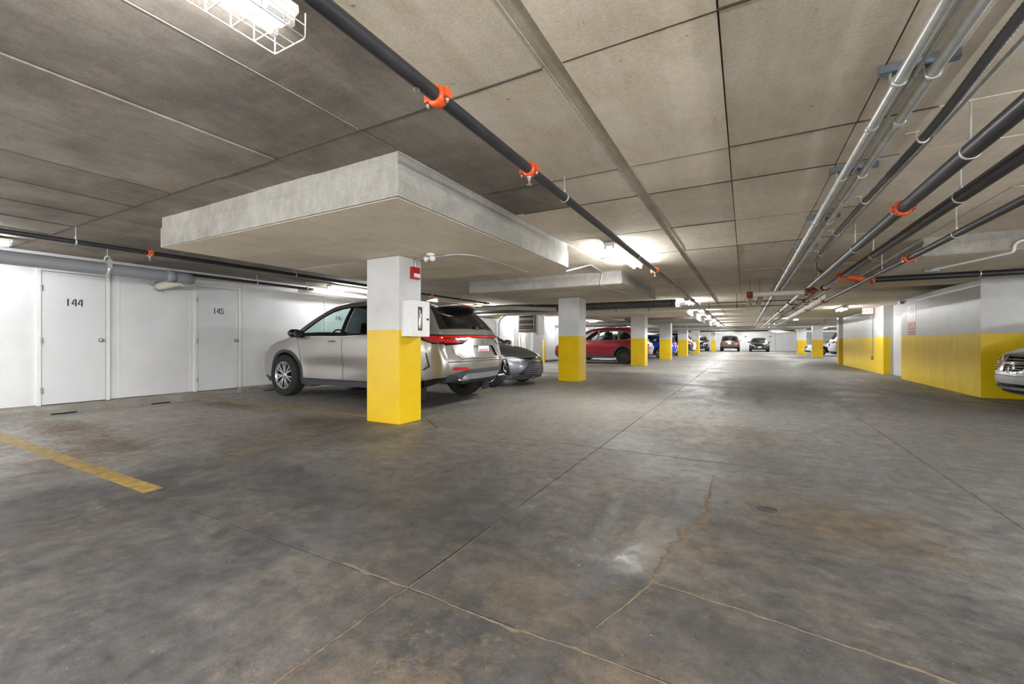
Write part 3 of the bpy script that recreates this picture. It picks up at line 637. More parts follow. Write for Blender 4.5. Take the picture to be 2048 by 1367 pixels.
xpipe('lowest pale pipe above the end wall lockers', -9.3, 8, 49, 2.02, .06, 'white_pipe', (-3, 2))
pipe('slanting wrapped pipe near the far right columns', [(1.6, 37, 1.76), (3.6, 41.9, 1.78)], .12, 'white_pipe', name='wrapped_pipe', n=12)
pipe('far pipe run along the red SUV side of the garage', [(-6.2, 13.9, 2.16), (-6.2, 30, 2.16)], .05, 'white_pipe', name='wrapped_pipe', hangers=(16, 19.5, 24))
pipe('slim black line above the red SUV', [(-6.9, 14, 2.2), (-6.9, 28, 2.2)], .024, 'black_pipe', name='sprinkler_pipe', couplings=(17.5, 22), hangers=(15.5, 20))
xpipe('broad silver duct above the red SUV roof', -9.3, -4.5, 22.3, 1.94, .14, 'duct', (-7.5, -5.5), 'round_duct', 'duct')

# ---------------------------------------------------------------- conduits and fittings on the drop panels
pipe('thin grey conduit curving over the first soffit from the fire alarm', [(-3.637, 4.13, 1.9), (-3.637, 4.13, 2.03), (-3.35, 4.10, 2.03), (-2.95, 4.08, 2.03), (-2.80, 4.3, 2.03), (-2.80, 5.6, 2.03)], .0105, 'galv', 'conduit', 'thin_conduit', rad=.16)
pipe('thin conduit stepping down the second drop panel face', [(-2.22, 5.66, 2.0), (-2.4, 7.3, 2.365), (-2.45, 8.19, 2.365), (-2.5, 8.19, SOF2 - .02), (-2.35, 9.7, SOF2 - .02)], .011, 'galv', 'conduit', 'thin_conduit', rad=.06)
pipe('bent white conduit on the right-hand drop panel', [(4.3, 7.60, 2.31), (3.15, 7.60, 2.31), (2.92, 7.60, 2.22), (2.92, 7.60, 2.11), (2.55, 8.9, 2.115)], .016, 'white_wire', 'conduit', 'thin_conduit', rad=.12)
jb = MB().box(2.46, 2.64, 8.95, 9.05, 2.095, 2.14, .006).build('junction_box', M['galv_dull']); tag(jb, 'small grey junction box under the right-hand drop panel', 'junction box')
# twin-head emergency lamp
em = thing('emergency_lamp', 'white twin-head emergency lamp under the first drop panel', 'lamp', (-3.26, 3.97, SOF1 - .007))
MB().lathe([(.05, 0), (.05, -.02), (.045, -.025), (.001, -.025)], (0, 0, 0), 'z', 14).tube([(0, 0, -.02), (0, 0, -.05)], .012, 8).build('mount', M['white_metal'], em)
for s in (-1, 1):
    h = MB().lathe([(.012, -.035), (.022, -.02), (.032, .01), (.034, .03), (.001, .03)], (0, 0, 0), 'z', 14).build('lamp_head', M['white_metal'], em)
    h.location = (s * .042, -.02, -.062); h.rotation_euler = (1.9, 0, s * .7)
# fire alarm strobe
al = thing('fire_alarm', 'red fire alarm strobe on the side of the nearest column', 'alarm', (-3.655, 4.12, 1.86))
MB().box(0, .045, -.07, .07, -.075, .075, .008).build('housing', M['red'], al)
MB().box(.045, .062, -.05, .05, -.055, -.005, .008).build('strobe_lens', M['sign_white'], al)
# extinguisher cabinet
ex = thing('extinguisher_cabinet', 'white fire extinguisher cabinet with narrow glass window on the nearest column', 'cabinet', (-3.655, 4.06, 1.07))
MB().box(0, .14, -.16, .17, 0, .43, .004).build('body', M['white_metal'], ex)
dr = MB().box(.14, .158, -.165, -.045, -.003, .433).box(.14, .158, .045, .175, -.003, .433).box(.14, .158, -.045, .045, -.003, .07).box(.14, .158, -.045, .045, .36, .433).build('door', M['white_metal'], ex)
MB().box(.141, .143, -.045, .045, .07, .36).build('window_back', M['black_plastic'], dr)
MB().lathe([(.02, .02), (.024, .03), (.024, .2), (.012, .22), (.012, .25)], (.1435, 0, .07), 'z', 10).build('extinguisher_glimpse', M['bolt'], dr)
MB().box(.158, .166, .12, .15, .2, .225).build('latch', M['black_plastic'], dr)

# ---------------------------------------------------------------- fluorescent fixtures
def fixture(label, x, y0, y1, z=CEIL, cage=False, axis='y', second=True, hang=.02, up=False, tube='tube'):
    L = y1 - y0; o = thing('fluorescent_light', label, 'light', (x, (y0 + y1) / 2, z - .008), 0 if axis == 'y' else PI / 2, 'fluorescent ceiling lights'); h = L / 2
    MB().prism([(-.078, -hang), (.078, -hang), (.082, -hang - .03), (.035, -hang - .052), (-.035, -hang - .052), (-.082, -hang - .03)] if hang < .1 else [(-.04, -hang), (.04, -hang), (.04, -hang - .03), (.02, -hang - .045), (-.02, -hang - .045), (-.04, -hang - .03)], -h, h, 'y').build('housing', M['white_metal'], o)
    if up: MB().prism([(-.11, -hang - .10), (.11, -hang - .10), (.16, -hang - .05), (.15, -hang - .045), (.105, -hang - .092), (-.105, -hang - .092), (-.15, -hang - .045), (-.16, -hang - .05)], -h, h, 'y').build('reflector_tray', M['white_metal'], o)
    for s in (-.36 * L, .36 * L):
        if hang < .1: MB().box(-.03, .03, s - .02, s + .02, -hang, 0).build('spacer', M['galv_dull'], o)
        else: MB().tube([(0, s, -hang), (0, s, 0)], .004, 6).build('hanger_rod', M['galv_dull'], o)
    for s in (-1, 1):
        for sx in (-.055, .055):
            MB().box(sx - .014, sx + .014, s * (h - .02) - .012, s * (h - .02) + .012, -hang - .085, -hang - .03, .004).build('lamp_holder', M['white_metal'], o)
    for sx in ((-.055, .055) if second else (-.055,)):
        MB().tube([(sx, -h + .035, -hang - .07), (sx, h - .035, -hang - .07)], .0145, 8, False).build('lamp_tube', M[tube], o)
    if not second:
        MB().tube([(.055, h - .12, -hang - .07), (.055, h - .03, -hang - .07)], .0145, 10).build('dead_tube_end', M['white_metal'], o)
    if cage:
        n = int(L / .085)
        for k in range(n + 1):
            y = -h - .015 + (L + .03) * k / n
            MB().tube(fillet([(-.10, y, -.05), (-.10, y, -.15), (.10, y, -.15), (.10, y, -.05)], .012, 3), .0028, 6).build('guard_wire', M['white_wire'], o)
        for a, b in ((-.10, -.10), (-.10, -.15), (.10, -.10), (.10, -.15), (-.03, -.15), (.03, -.15)):
            MB().tube([(a, -h - .015, b), (a, h + .015, b)], .0026, 6).build('guard_wire', M['white_wire'], o)
    return o
fixture('nearest caged fluorescent light at the top of the picture', -1.66, -.12, 1.10, cage=True, second=False, tube='tube_half')
fixture('bare fluorescent light above the driveway beside the second drop panel', -1.63, 5.75, 7.55, tube='tube_half')
for k, y in enumerate((14.6, 19.0, 23.0, 27.5, 31.5, 36.0, 40.0, 44.0, 48.0)):
    fixture(('third', 'fourth', 'fifth', 'sixth', 'seventh', 'eighth', 'ninth', 'tenth', 'farthest')[k] + ' fluorescent light along the driveway pipe', -1.63, y, y + 1.25, tube='tube')  # row doubled up, with extra lamps added to brighten the far end
for k, (y, lb) in enumerate(((.55, 'fluorescent light cut off at the left edge above the grey pipe'), (6.75, 'fluorescent light over door 146 behind the front column'), (12.9, 'fluorescent light above the grey hatchback'), (17.0, 'fluorescent light above the left wall pilaster'),
        (21.5, 'fluorescent light above the red SUV nose'), (26, 'fluorescent light above the blue hatchback nose'), (30.5, 'fluorescent light between the blue and the dark car'), (35, 'fluorescent light above the dark SUV nose'), (39.5, 'fluorescent light above the white hatchback nose'), (44, 'fluorescent light above the far left stalls'), (50, 'fluorescent light in the far left corner'))):
    fixture(lb, -8.6, y, y + 1.25, tube='tube_dim' if k < 2 else 'tube_half')  # far part set denser, extra lamps added to lighten that end
LAMPS = [(2.75, 16.6, SOF2, .02, 'fluorescent light under the lowered soffit before the exit sign'), (6.4, 27.0, CEIL, .02, 'fluorescent light beyond the right-hand core'),
         (6.4, 33.5, CEIL, .02, 'fluorescent light above the white SUV on the right'), (6.4, 40, CEIL, .02, 'fluorescent light above the silver car nose on the right'),
         (6.4, 47, CEIL, .02, 'fluorescent light in the far right stalls'), (2.2, 51.5, CEIL, .02, 'added fluorescent light over the dark sedan'), (-4.5, 51.5, CEIL, .02, 'added fluorescent light over the far black SUV'), (-.6, 53.2, CEIL, .02, 'added fluorescent light between the far SUV and the end wall'),
         (2.6, 29.0, CEIL, .02, 'added fluorescent light right of the far conduits'), (2.6, 37.5, CEIL, .02, 'added fluorescent light between the two right-hand columns'), (2.6, 45.5, CEIL, .02, 'added fluorescent light beyond the far right column'), (7.2, 8.1, SOF2, .02, 'fluorescent light beside the right core wall')]  # lamps over the end cars and near the conduits added as fill
for x, y, z, hg, lb in LAMPS: fixture(lb, x, y, y + 1.25, z, hang=hg, tube='tube_dim' if z < CEIL and x < 5 else 'tube')
FILL_LAMPS = [(6.4, 2.6, 'added hanging fill light above the silver minivan stall'), (3.6, -.6, 'added hanging fill light right of the camera'), (6.6, -3.4, 'added hanging fill light behind the camera, far right'), (-1.63, -2.6, 'added hanging fill light behind the camera over the driveway'),
      (-5.2, -2.4, 'added hanging fill light behind the camera on the left'), (1.9, -2.6, 'added hanging fill light behind the camera on the right'), (-8.4, -2.6, 'added hanging fill light behind the camera by the locker wall')]
for x, y, lb in FILL_LAMPS: fixture(lb, x, y, y + 1.25, CEIL, hang=.85, tube='tube_added_bright' if -3 < x < 4 else 'tube_added')  # unseen lamps added beside and behind the camera to brighten the ceiling
# ---------------------------------------------------------------- cars: one shape engine, one specification per car
import numpy as np
def glass_mat(name, tint, clear):
    t = NT(name); t.n.remove(t.b)
    gl = t.node('ShaderNodeBsdfGlossy'); gl.inputs['Roughness'].default_value = 0.03; gl.inputs['Color'].default_value = (.9, .95, 1, 1)
    tr = t.node('ShaderNodeBsdfTransparent'); tr.inputs['Color'].default_value = tuple(tint) + (1,)
    lw = t.node('ShaderNodeLayerWeight'); lw.inputs['Blend'].default_value = .5
    n = t.noise(2.5, 3, .5, t.pos()); k = t.math('ADD', t.math('MULTIPLY', t.math('POWER', lw.outputs['Facing'], 4.0), .75), t.math('ADD', .035, t.math('MULTIPLY', n, .03)), True)
    mx = t.node('ShaderNodeMixShader'); t.link(k, mx.inputs[0]); t.link(tr.outputs[0], mx.inputs[1]); t.link(gl.outputs[0], mx.inputs[2])
    t.link(mx.outputs[0], t.out.inputs['Surface']); return t.m
M['glass'] = glass_mat('clear_car_glass', (.72, .82, .80), 1)
M['glass_dark'] = glass_mat('privacy_car_glass', (.10, .11, .12), 0)
M['trim'] = plain('dark_grey_trim', (56, 58, 64), .55, 0, .08)
M['gloss_black'] = plain('gloss_black', (14, 14, 16), .08, 0, .05, coat=.5)
M['tyre'] = plain('tyre_rubber', (34, 33, 32), .85, 0, .2, 20, bump=.3)
M['rim'] = plain('machined_alloy', (205, 205, 206), .25, .9, .05)
M['rim_dark'] = plain('black_alloy', (26, 27, 30), .35, .4, .1)
M['steel_wheel'] = plain('black_steel_wheel', (70, 71, 74), .4, .5, .1)
M['chrome'] = plain('chrome', (214, 214, 216), .12, 1.0, .03)
def lamp_mat(name, rgb, rough=.08):
    t = NT(name); n = t.noise(40, 2, .5, t.pos()); c = srgb(*rgb)
    t.setb(color=t.ramp(n, .3, .7, tuple(x * .7 for x in c[:3]) + (1,), c), rough=rough, coat=1.0); return t.m
M['tail_red'] = lamp_mat('red_tail_lens', (196, 22, 16)); M['amber'] = lamp_mat('amber_lens', (232, 130, 30)); M['head_lens'] = lamp_mat('clear_head_lens', (206, 210, 216)); M['lamp_dark'] = lamp_mat('smoked_lens', (60, 30, 32))
M['seat'] = plain('dark_seat_fabric', (44, 44, 48), .8, 0, .1)
M['plate'] = plain('licence_plate_white', (226, 226, 230), .4, 0, .03)
M['plate_mark'] = plain('licence_plate_red_print', (186, 92, 92), .5, 0, .05)
def car_paint(name, rgb, metal=.55, rough=.3):
    t = NT(name); c = srgb(*rgb); n = t.noise(900, 1, .5, t.pos())
    t.setb(color=t.ramp(n, .3, .7, tuple(x * .93 for x in c[:3]) + (1,), tuple(min(1, x * 1.05) for x in c[:3]) + (1,)), metal=metal, rough=rough, coat=.8, coatr=.06); M[name] = t.m; return name

def crom(pts, step=.05):
    """Centripetal Catmull-Rom through the control points."""
    P = [np.array(p, float) for p in pts]; out = [P[0]]
    Q = [2 * P[0] - P[1]] + P + [2 * P[-1] - P[-2]]
    for i in range(1, len(Q) - 2):
        p0, p1, p2, p3 = Q[i - 1:i + 3]; n = max(1, int(np.linalg.norm(p2 - p1) / step))
        t0 = 0; t1 = t0 + max(1e-4, np.linalg.norm(p1 - p0) ** .5); t2 = t1 + max(1e-4, np.linalg.norm(p2 - p1) ** .5); t3 = t2 + max(1e-4, np.linalg.norm(p3 - p2) ** .5)
        for k in range(1, n + 1):
            t = t1 + (t2 - t1) * k / n
            a1 = (t1 - t) / (t1 - t0) * p0 + (t - t0) / (t1 - t0) * p1; a2 = (t2 - t) / (t2 - t1) * p1 + (t - t1) / (t2 - t1) * p2; a3 = (t3 - t) / (t3 - t2) * p2 + (t - t2) / (t3 - t2) * p3
            b1 = (t2 - t) / (t2 - t0) * a1 + (t - t0) / (t2 - t0) * a2; b2 = (t3 - t) / (t3 - t1) * a2 + (t - t1) / (t3 - t1) * a3
            out.append((t2 - t) / (t2 - t1) * b1 + (t - t1) / (t2 - t1) * b2)
    return np.array(out)
def inpoly(px, pz, poly):
    c = np.zeros(len(px), bool); n = len(poly)
    for i in range(n):
        x1, y1 = poly[i]; x2, y2 = poly[(i + 1) % n]
        if y1 == y2: continue
        hit = ((y1 > pz) != (y2 > pz)) & (px < (x2 - x1) * (pz - y1) / (y2 - y1) + x1); c ^= hit
    return c
def buf(line, w):
    """Thin closed outline around a polyline (a shut line)."""
    P = [Vector(p) for p in line]; L = []; R = []
    for i, p in enumerate(P):
        d = (P[min(i + 1, len(P) - 1)] - P[max(i - 1, 0)]).normalized(); n = Vector((-d.y, d.x)); L.append(p + n * w / 2); R.append(p - n * w / 2)
    return [tuple(p) for p in L + R[::-1]]
def circle(cx, cz, r, n=28, a0=0, a1=2 * PI):
    return [(cx + r * math.cos(a0 + (a1 - a0) * k / n), cz + r * math.sin(a0 + (a1 - a0) * k / n)) for k in range(n)]

class Car:
    def __init__(s, sp):
        s.sp = sp; s.top = crom(sp['sil'], .06)
        bx = sp['bottom']; s.bot = np.array(bx[::-1], float)                      # front -> rear underside
        seg = np.linalg.norm(np.diff(s.top, axis=0), axis=1); s.arc = np.concatenate([[0], np.cumsum(seg)]); s.A = s.arc[-1]
        s.apex = int(np.argmax(s.top[:, 1]))
        s.W = sp['W']; s.xf, s.xr, s.R = sp['xf'], sp['xr'], sp['R']; s.ra = s.R + sp.get('arch_gap', .055)
        s.zr = s.top[:, 1].max()
        s.ztop_x = np.unique(np.round(s.top[:, 0], 4)); 
    def interp(s, x, tab):
        t = np.array(tab, float); return np.interp(x, t[:, 0], t[:, 1])
    def dist(s, x, z):
        P = np.stack([x, z], 1)[:, None, :]; a = s.top[:-1][None]; b = s.top[1:][None]; ab = b - a
        t = np.clip(((P - a) * ab).sum(2) / np.maximum((ab ** 2).sum(2), 1e-9), 0, 1); q = a + ab * t[..., None]
        return np.sqrt(((P - q) ** 2).sum(2)).min(1)
    def half(s, x, z, onedge=None):
        sp = s.sp; wp = s.W * s.interp(x, sp['plan']); zb = s.interp(x, sp['belt']); zm = zb - .28; z0 = .25
        up = np.clip((z - zm) / (zb - zm), 0, 1); lo = np.clip((zm - z) / (zm - z0), 0, 1.2)
        w = wp * (1 - .03 * up ** 2 - sp.get('tuck', .05) * lo ** 2)
        dz = np.clip((z - zb) / (s.zr - zb), 0, 1.05); wb = wp * .97; wr = np.minimum(s.interp(x, sp['roofw']), wb)
        w = np.where(z > zb, wb - (wb - wr) * (.72 * dz + .28 * dz ** 2.2), w)
        for cx, cz, sx, sz, am in sp.get('sculpt', ()): w = w + am * np.exp(-((x - cx) / sx) ** 2 - ((z - cz) / sz) ** 2)
        for ax in (s.xf, s.xr):
            dd = np.hypot(x - ax, z - s.R); w = w + sp.get('flare', .012) * np.exp(-((dd - s.ra - .05) / .07) ** 2)
        r = sp.get('round', .07); d = s.dist(x, z) if onedge is None else np.zeros_like(x)
        q = np.clip(1 - d / r, 0, 1); return w - r * (1 - np.sqrt(np.maximum(0, 1 - q ** 2)))
    def pos(s, x, z, sn, off=0.0):
        """Skin point for side-view place (x, z) and cross position sn in -1..1."""
        edge = np.abs(sn) < .9999
        w = np.where(edge, s.half(x, z, True), s.half(x, z)) if edge.any() else s.half(x, z)
        Y = sn * w; X = x - s.interp(x, s.sp['bow']) * np.abs(sn) ** 2.6
        zt = np.interp(x, s.topx, s.topz); k = np.clip(1 - (zt - z) / .4, 0, 1)
        Z = z - s.interp(x, s.sp['crown']) * np.abs(sn) ** 2 * k
        return np.stack([X, Y, Z], 1)
    @property
    def topx(s):
        if not hasattr(s, '_tx'):
            xs = np.linspace(s.top[:, 0].min(), s.top[:, 0].max(), 120); zs = []
            for x in xs:
                m = -9.
                for a, b in zip(s.top[:-1], s.top[1:]):
                    lo, hi = min(a[0], b[0]), max(a[0], b[0])
                    if lo - 1e-6 <= x <= hi + 1e-6:
                        t = 0 if hi - lo < 1e-9 else (x - a[0]) / (b[0] - a[0]); m = max(m, a[1] + (b[1] - a[1]) * t)
                zs.append(m)
            s._tx = xs; s._tz = np.array(zs)
        return s._tx
    @property
    def topz(s): s.topx; return s._tz
    def yz(s, y, z, face):
        """(y, z) on the tail or nose -> (arc, sn)."""
        if face == 'rear': t = s.top[:s.apex + 1]; a = s.arc[:s.apex + 1]; zz = np.maximum.accumulate(t[:, 1] + np.arange(len(t)) * 1e-7); ar = np.interp(z, zz, a)
        else: t = s.top[s.apex:][::-1]; a = s.arc[s.apex:][::-1]; zz = np.maximum.accumulate(t[:, 1] + np.arange(len(t)) * 1e-7); ar = np.interp(z, zz, a)
        x = np.interp(ar, s.arc, s.top[:, 0]); zq = np.interp(ar, s.arc, s.top[:, 1])
        w = float(s.half(np.array([x]), np.array([zq]), True)[0]); return ar, max(-1, min(1, y / w))
    def arc_at_x(s, x):                         # along the top
        i = np.argsort(s.top[:, 0]); return float(np.interp(x, s.topx, [0] * len(s.topx))) if False else float(s.arc[np.argmin(np.abs(s.top[:, 0] - x) + (s.top[:, 1] < .6) * 9)])
def cdt(points, loops, closed=True):
    vs = [Vector(p) for p in points]; es = []
    for lp in loops:
        o = len(vs); n = len(lp); vs += [Vector(p) for p in lp]; es += [(o + i, o + (i + 1) % n) for i in range(n if closed else n - 1)]
    r = geometry.delaunay_2d_cdt(vs, es, [], 0, 4e-4)
    return np.array([tuple(v) for v in r[0]]), [f for f in r[2] if len(f) == 3]
def dense(poly, step):
    out = []
    n = len(poly)
    for i in range(n):
        a = Vector(poly[i]); b = Vector(poly[(i + 1) % n]); k = max(1, int((b - a).length / step))
        for j in range(k): out.append(tuple(a.lerp(b, j / k)))
    return out
def emit(name, V, tris, mat, parent, flip):
    used = sorted({i for t in tris for i in t}); ix = {k: i for i, k in enumerate(used)}
    fs = [tuple(ix[i] for i in (t[::-1] if flip else t)) for t in tris]
    me = bpy.data.meshes.new(name); me.from_pydata([tuple(V[i]) for i in used], [], fs); me.materials.append(mat)
    me.polygons.foreach_set('use_smooth', [True] * len(fs)); me.update(); return link(name, me, parent)

def build_car(sp, name, label, loc, rz, detail=1.0, interior=True):
    s = Car(sp); root = thing(name, label, 'car', loc, rz); st = sp.get('step', .09) / detail
    def normals(x, z, sn, fn, e=.004):
        pass
    # ---- sides
    sil = [tuple(p) for p in s.top] + [tuple(p) for p in s.bot]
    arches = [circle(ax, s.R, s.ra, 36) for ax in (s.xf, s.xr)]
    regs = sp['side']
    loops = [sil] + arches
    if sp.get('arch_trim'): loops += [circle(ax, s.R, s.ra + sp['arch_trim'], 36) for ax in (s.xf, s.xr)]
    for rg in regs: loops.append(dense(rg[2], st))
    xs = np.arange(s.top[:, 0].min() - .05, s.top[:, 0].max() + .05, st); zs = np.arange(.15, s.zr + .05, st)
    gx, gz = np.meshgrid(xs, zs); gx = gx.ravel() + (np.tile([0, .5], len(gx.ravel()) // 2 + 1)[:len(gx.ravel())] * 0); gz = gz.ravel()
    k = inpoly(gx, gz, sil); gx, gz = gx[k], gz[k]; dd = s.dist(gx, gz); k = dd > sp.get('round', .07) * 1.15; pts = list(zip(gx[k], gz[k]))
    r = sp.get('round', .07)
    for frac in (.07, .28, .6, 1.0):                       # rings that carry the rounded edge
        T = s.top; d = np.gradient(T, axis=0); d /= np.linalg.norm(d, axis=1)[:, None] + 1e-9; q = T + np.stack([d[:, 1], -d[:, 0]], 1) * r * frac
        ok = inpoly(q[:, 0], q[:, 1], sil); dq = s.dist(q[:, 0], q[:, 1]); ok &= dq > r * frac * .85; pts += [tuple(p) for p in q[ok]]
    V2, T2 = cdt(pts, loops)
    cen = np.array([V2[list(t)].mean(0) for t in T2]); cx, cz = cen[:, 0], cen[:, 1]
    inside = inpoly(cx, cz, sil); cls = np.full(len(T2), -1)
    for ax in (s.xf, s.xr): inside &= np.hypot(cx - ax, cz - s.R) > s.ra * .999
    for i in range(len(regs) - 1, -1, -1):
        cls[inpoly(cx, cz, regs[i][2])] = i
    if sp.get('arch_trim'):
        for q, ax in enumerate((s.xf, s.xr)): cls[np.hypot(cx - ax, cz - s.R) < s.ra + sp['arch_trim']] = 900 + q
    for sd in (1, -1):
        for ci in sorted(set(cls[inside])):
            tris = [T2[i] for i in np.nonzero(inside & (cls == ci))[0]]
            if not tris: continue
            if ci == -1: nm, mt, off = 'side_panel', sp['paint'], 0.0
            elif ci >= 900: nm, mt, off = 'wheel_arch_trim', sp.get('arch_mat', 'trim'), .006
            else: nm, mt, off = regs[ci][0], regs[ci][1], regs[ci][3]
            sn = np.full(len(V2), float(sd)); P = s.pos(V2[:, 0], V2[:, 1], sn)
            P[:, 1] += sd * off
            emit(nm, P, tris, M[mt], root, sd > 0)
        # inner lip of sill and wheel housing
        for ax, arch in zip((s.xf, s.xr), arches):
            n = len(arch); a = np.array(arch + arch[:1]); keep = [i for i in range(n) if a[i][1] > sp['bottom'][0][1] - .02]
            P = s.pos(a[:, 0], a[:, 1], np.full(len(a), float(sd))); Q = P.copy(); Q[:, 1] = sd * (s.W - .42)
            mb = MB()
            for i in keep:
                mb.add([P[i], P[i + 1], Q[i + 1], Q[i]], [(0, 1, 2, 3)])
            c = [(ax, sd * (s.W - .42), s.R)]; mb.build('wheel_housing', M['black_rubber'], root, False)
    # ---- top skin from tail to nose
    def tf(poly, face): return [(s.yz(y, z, face)) for y, z in poly]
    loops = [[(0, -1), (s.A, -1), (s.A, 1), (0, 1)]]; sk = []
    for rg in sp['skin']:
        nm, mt, face, poly, off = rg[:5]
        q = dense(poly, .08); q2 = tf(q, face); sk.append((nm, mt, q2, off))
        if len(rg) > 5 and rg[5]: sk.append((nm, mt, tf([(-y, z) for y, z in q], face), off))
    loops += [k[2] for k in sk]
    B = [(a, sj) for a in s.arc for sj in (-1, 1)]
    av = np.arange(0, s.A, st); sv = np.linspace(-.97, .97, max(9, int(1.5 / st))); grid = [(a, b) for a in np.concatenate([s.arc[1:-1]]) for b in sv]
    V3, T3 = cdt(B + grid, loops)
    V3[:, 0] = np.clip(V3[:, 0], 0, s.A); V3[:, 1] = np.clip(V3[:, 1], -1, 1)
    X = np.interp(V3[:, 0], s.arc, s.top[:, 0]); Z = np.interp(V3[:, 0], s.arc, s.top[:, 1])
    def skin(off):
        w = s.half(X, Z, True); sn = V3[:, 1]
        xx = X - s.interp(X, sp['bow']) * np.abs(sn) ** 2.6; zt = np.interp(X, s.topx, s.topz); kk = np.clip(1 - (zt - Z) / .4, 0, 1)
        zz = Z - s.interp(X, sp['crown']) * np.abs(sn) ** 2 * kk
        d = np.gradient(s.top, axis=0); d /= np.linalg.norm(d, axis=1)[:, None] + 1e-9
        nx = np.interp(V3[:, 0], s.arc, -d[:, 1]); nz = np.interp(V3[:, 0], s.arc, d[:, 0])
        return np.stack([xx + nx * off, sn * w, zz + nz * off], 1)
    cen = np.array([V3[list(t)].mean(0) for t in T3]); cls = np.full(len(T3), -1)
    for i in range(len(sk) - 1, -1, -1): cls[inpoly(cen[:, 0], cen[:, 1], sk[i][2])] = i
    for ci in sorted(set(cls)):
        tris = [T3[i] for i in np.nonzero(cls == ci)[0]]
        nm, mt, off = ('body_shell', sp['paint'], 0.0) if ci == -1 else (sk[ci][0], sk[ci][1], sk[ci][3])
        emit(nm, skin(off), tris, M[mt], root, False)
    # ---- underside
    x0, x1 = s.top[:, 0].min() + .12, s.top[:, 0].max() - .12; zb = sp['bottom'][0][1]
    MB().box(x0 + .05, x1 - .1, -s.W + .45, s.W - .45, zb + .02, zb + .12).box(s.xr + s.ra, s.xf - s.ra, -s.W + .08, s.W - .08, zb + .03, zb + .1).build('underbody', M['black_rubber'], root)
    MB().box(x0 + .14, s.xr - s.ra + .05, -s.W + .26, s.W - .26, zb + .06, zb + .12).build('rear_underbody', M['black_rubber'], root)
    MB().box(s.xf + s.ra - .1, x1 - .28, -s.W + .33, s.W - .33, zb + .02, zb + .1).build('front_underbody', M['black_rubber'], root)
    # ---- wheels
    wheels(root, s, sp)
    # ---- cabin
    if interior:
        zb = float(s.interp(np.array([0.0]), sp['belt'])[0]); c0, c1 = sp['cabin']; wi = s.W - .16
        MB().box(c0, c1, -wi, wi, .34, .42).box(c0 - .25, c0, -wi + .06, wi - .06, .42, zb - .14).build('cabin_floor', M['seat'], root)
        MB().prism([(c1 - .45, zb - .22), (c1 - .42, zb - .05), (c1 - .1, zb - .03), (c1 + .0, zb - .3)], -wi + .1, wi - .1, 'y').build('dashboard', M['black_plastic'], root)
        for xs_, ys_ in [(c1 - 1.15, .37), (c1 - 1.15, -.37), (c1 - 2.0, .37), (c1 - 2.0, -.37)]:
            if xs_ - .2 < c0: continue
            seat(root, xs_, ys_, zb)
        sw = MB(); cxw = c1 - .62
        sw.tube([(cxw + .06 * math.sin(a), .37 + .18 * math.cos(a), zb - .06 + .17 * math.sin(a)) for a in [2 * PI * k / 20 for k in range(21)]], .014, 6, False)
        sw.tube([(cxw, .37 - .17, zb - .06), (cxw, .37 + .17, zb - .06)], .014, 6).tube([(cxw, .37, zb - .06), (cxw + .25, .37, zb - .2)], .03, 8); sw.build('steering_wheel', M['black_plastic'], root)
    return root, s
def seat(root, x, y, zb):
    a = MB().box(x - .25, x + .27, y - .25, y + .25, .42, .62, .05)
    a.prism([(x - .22, .55), (x - .10, .56), (x - .24, zb + .19), (x - .34, zb + .2)], y - .23, y + .23, 'y')
    o = a.build('seat', M['seat'], root)
    MB().box(x - .38, x - .28, y - .13, y + .13, zb + .22, zb + .40, .03).build('headrest', M['seat'], o)
WCACHE = {}
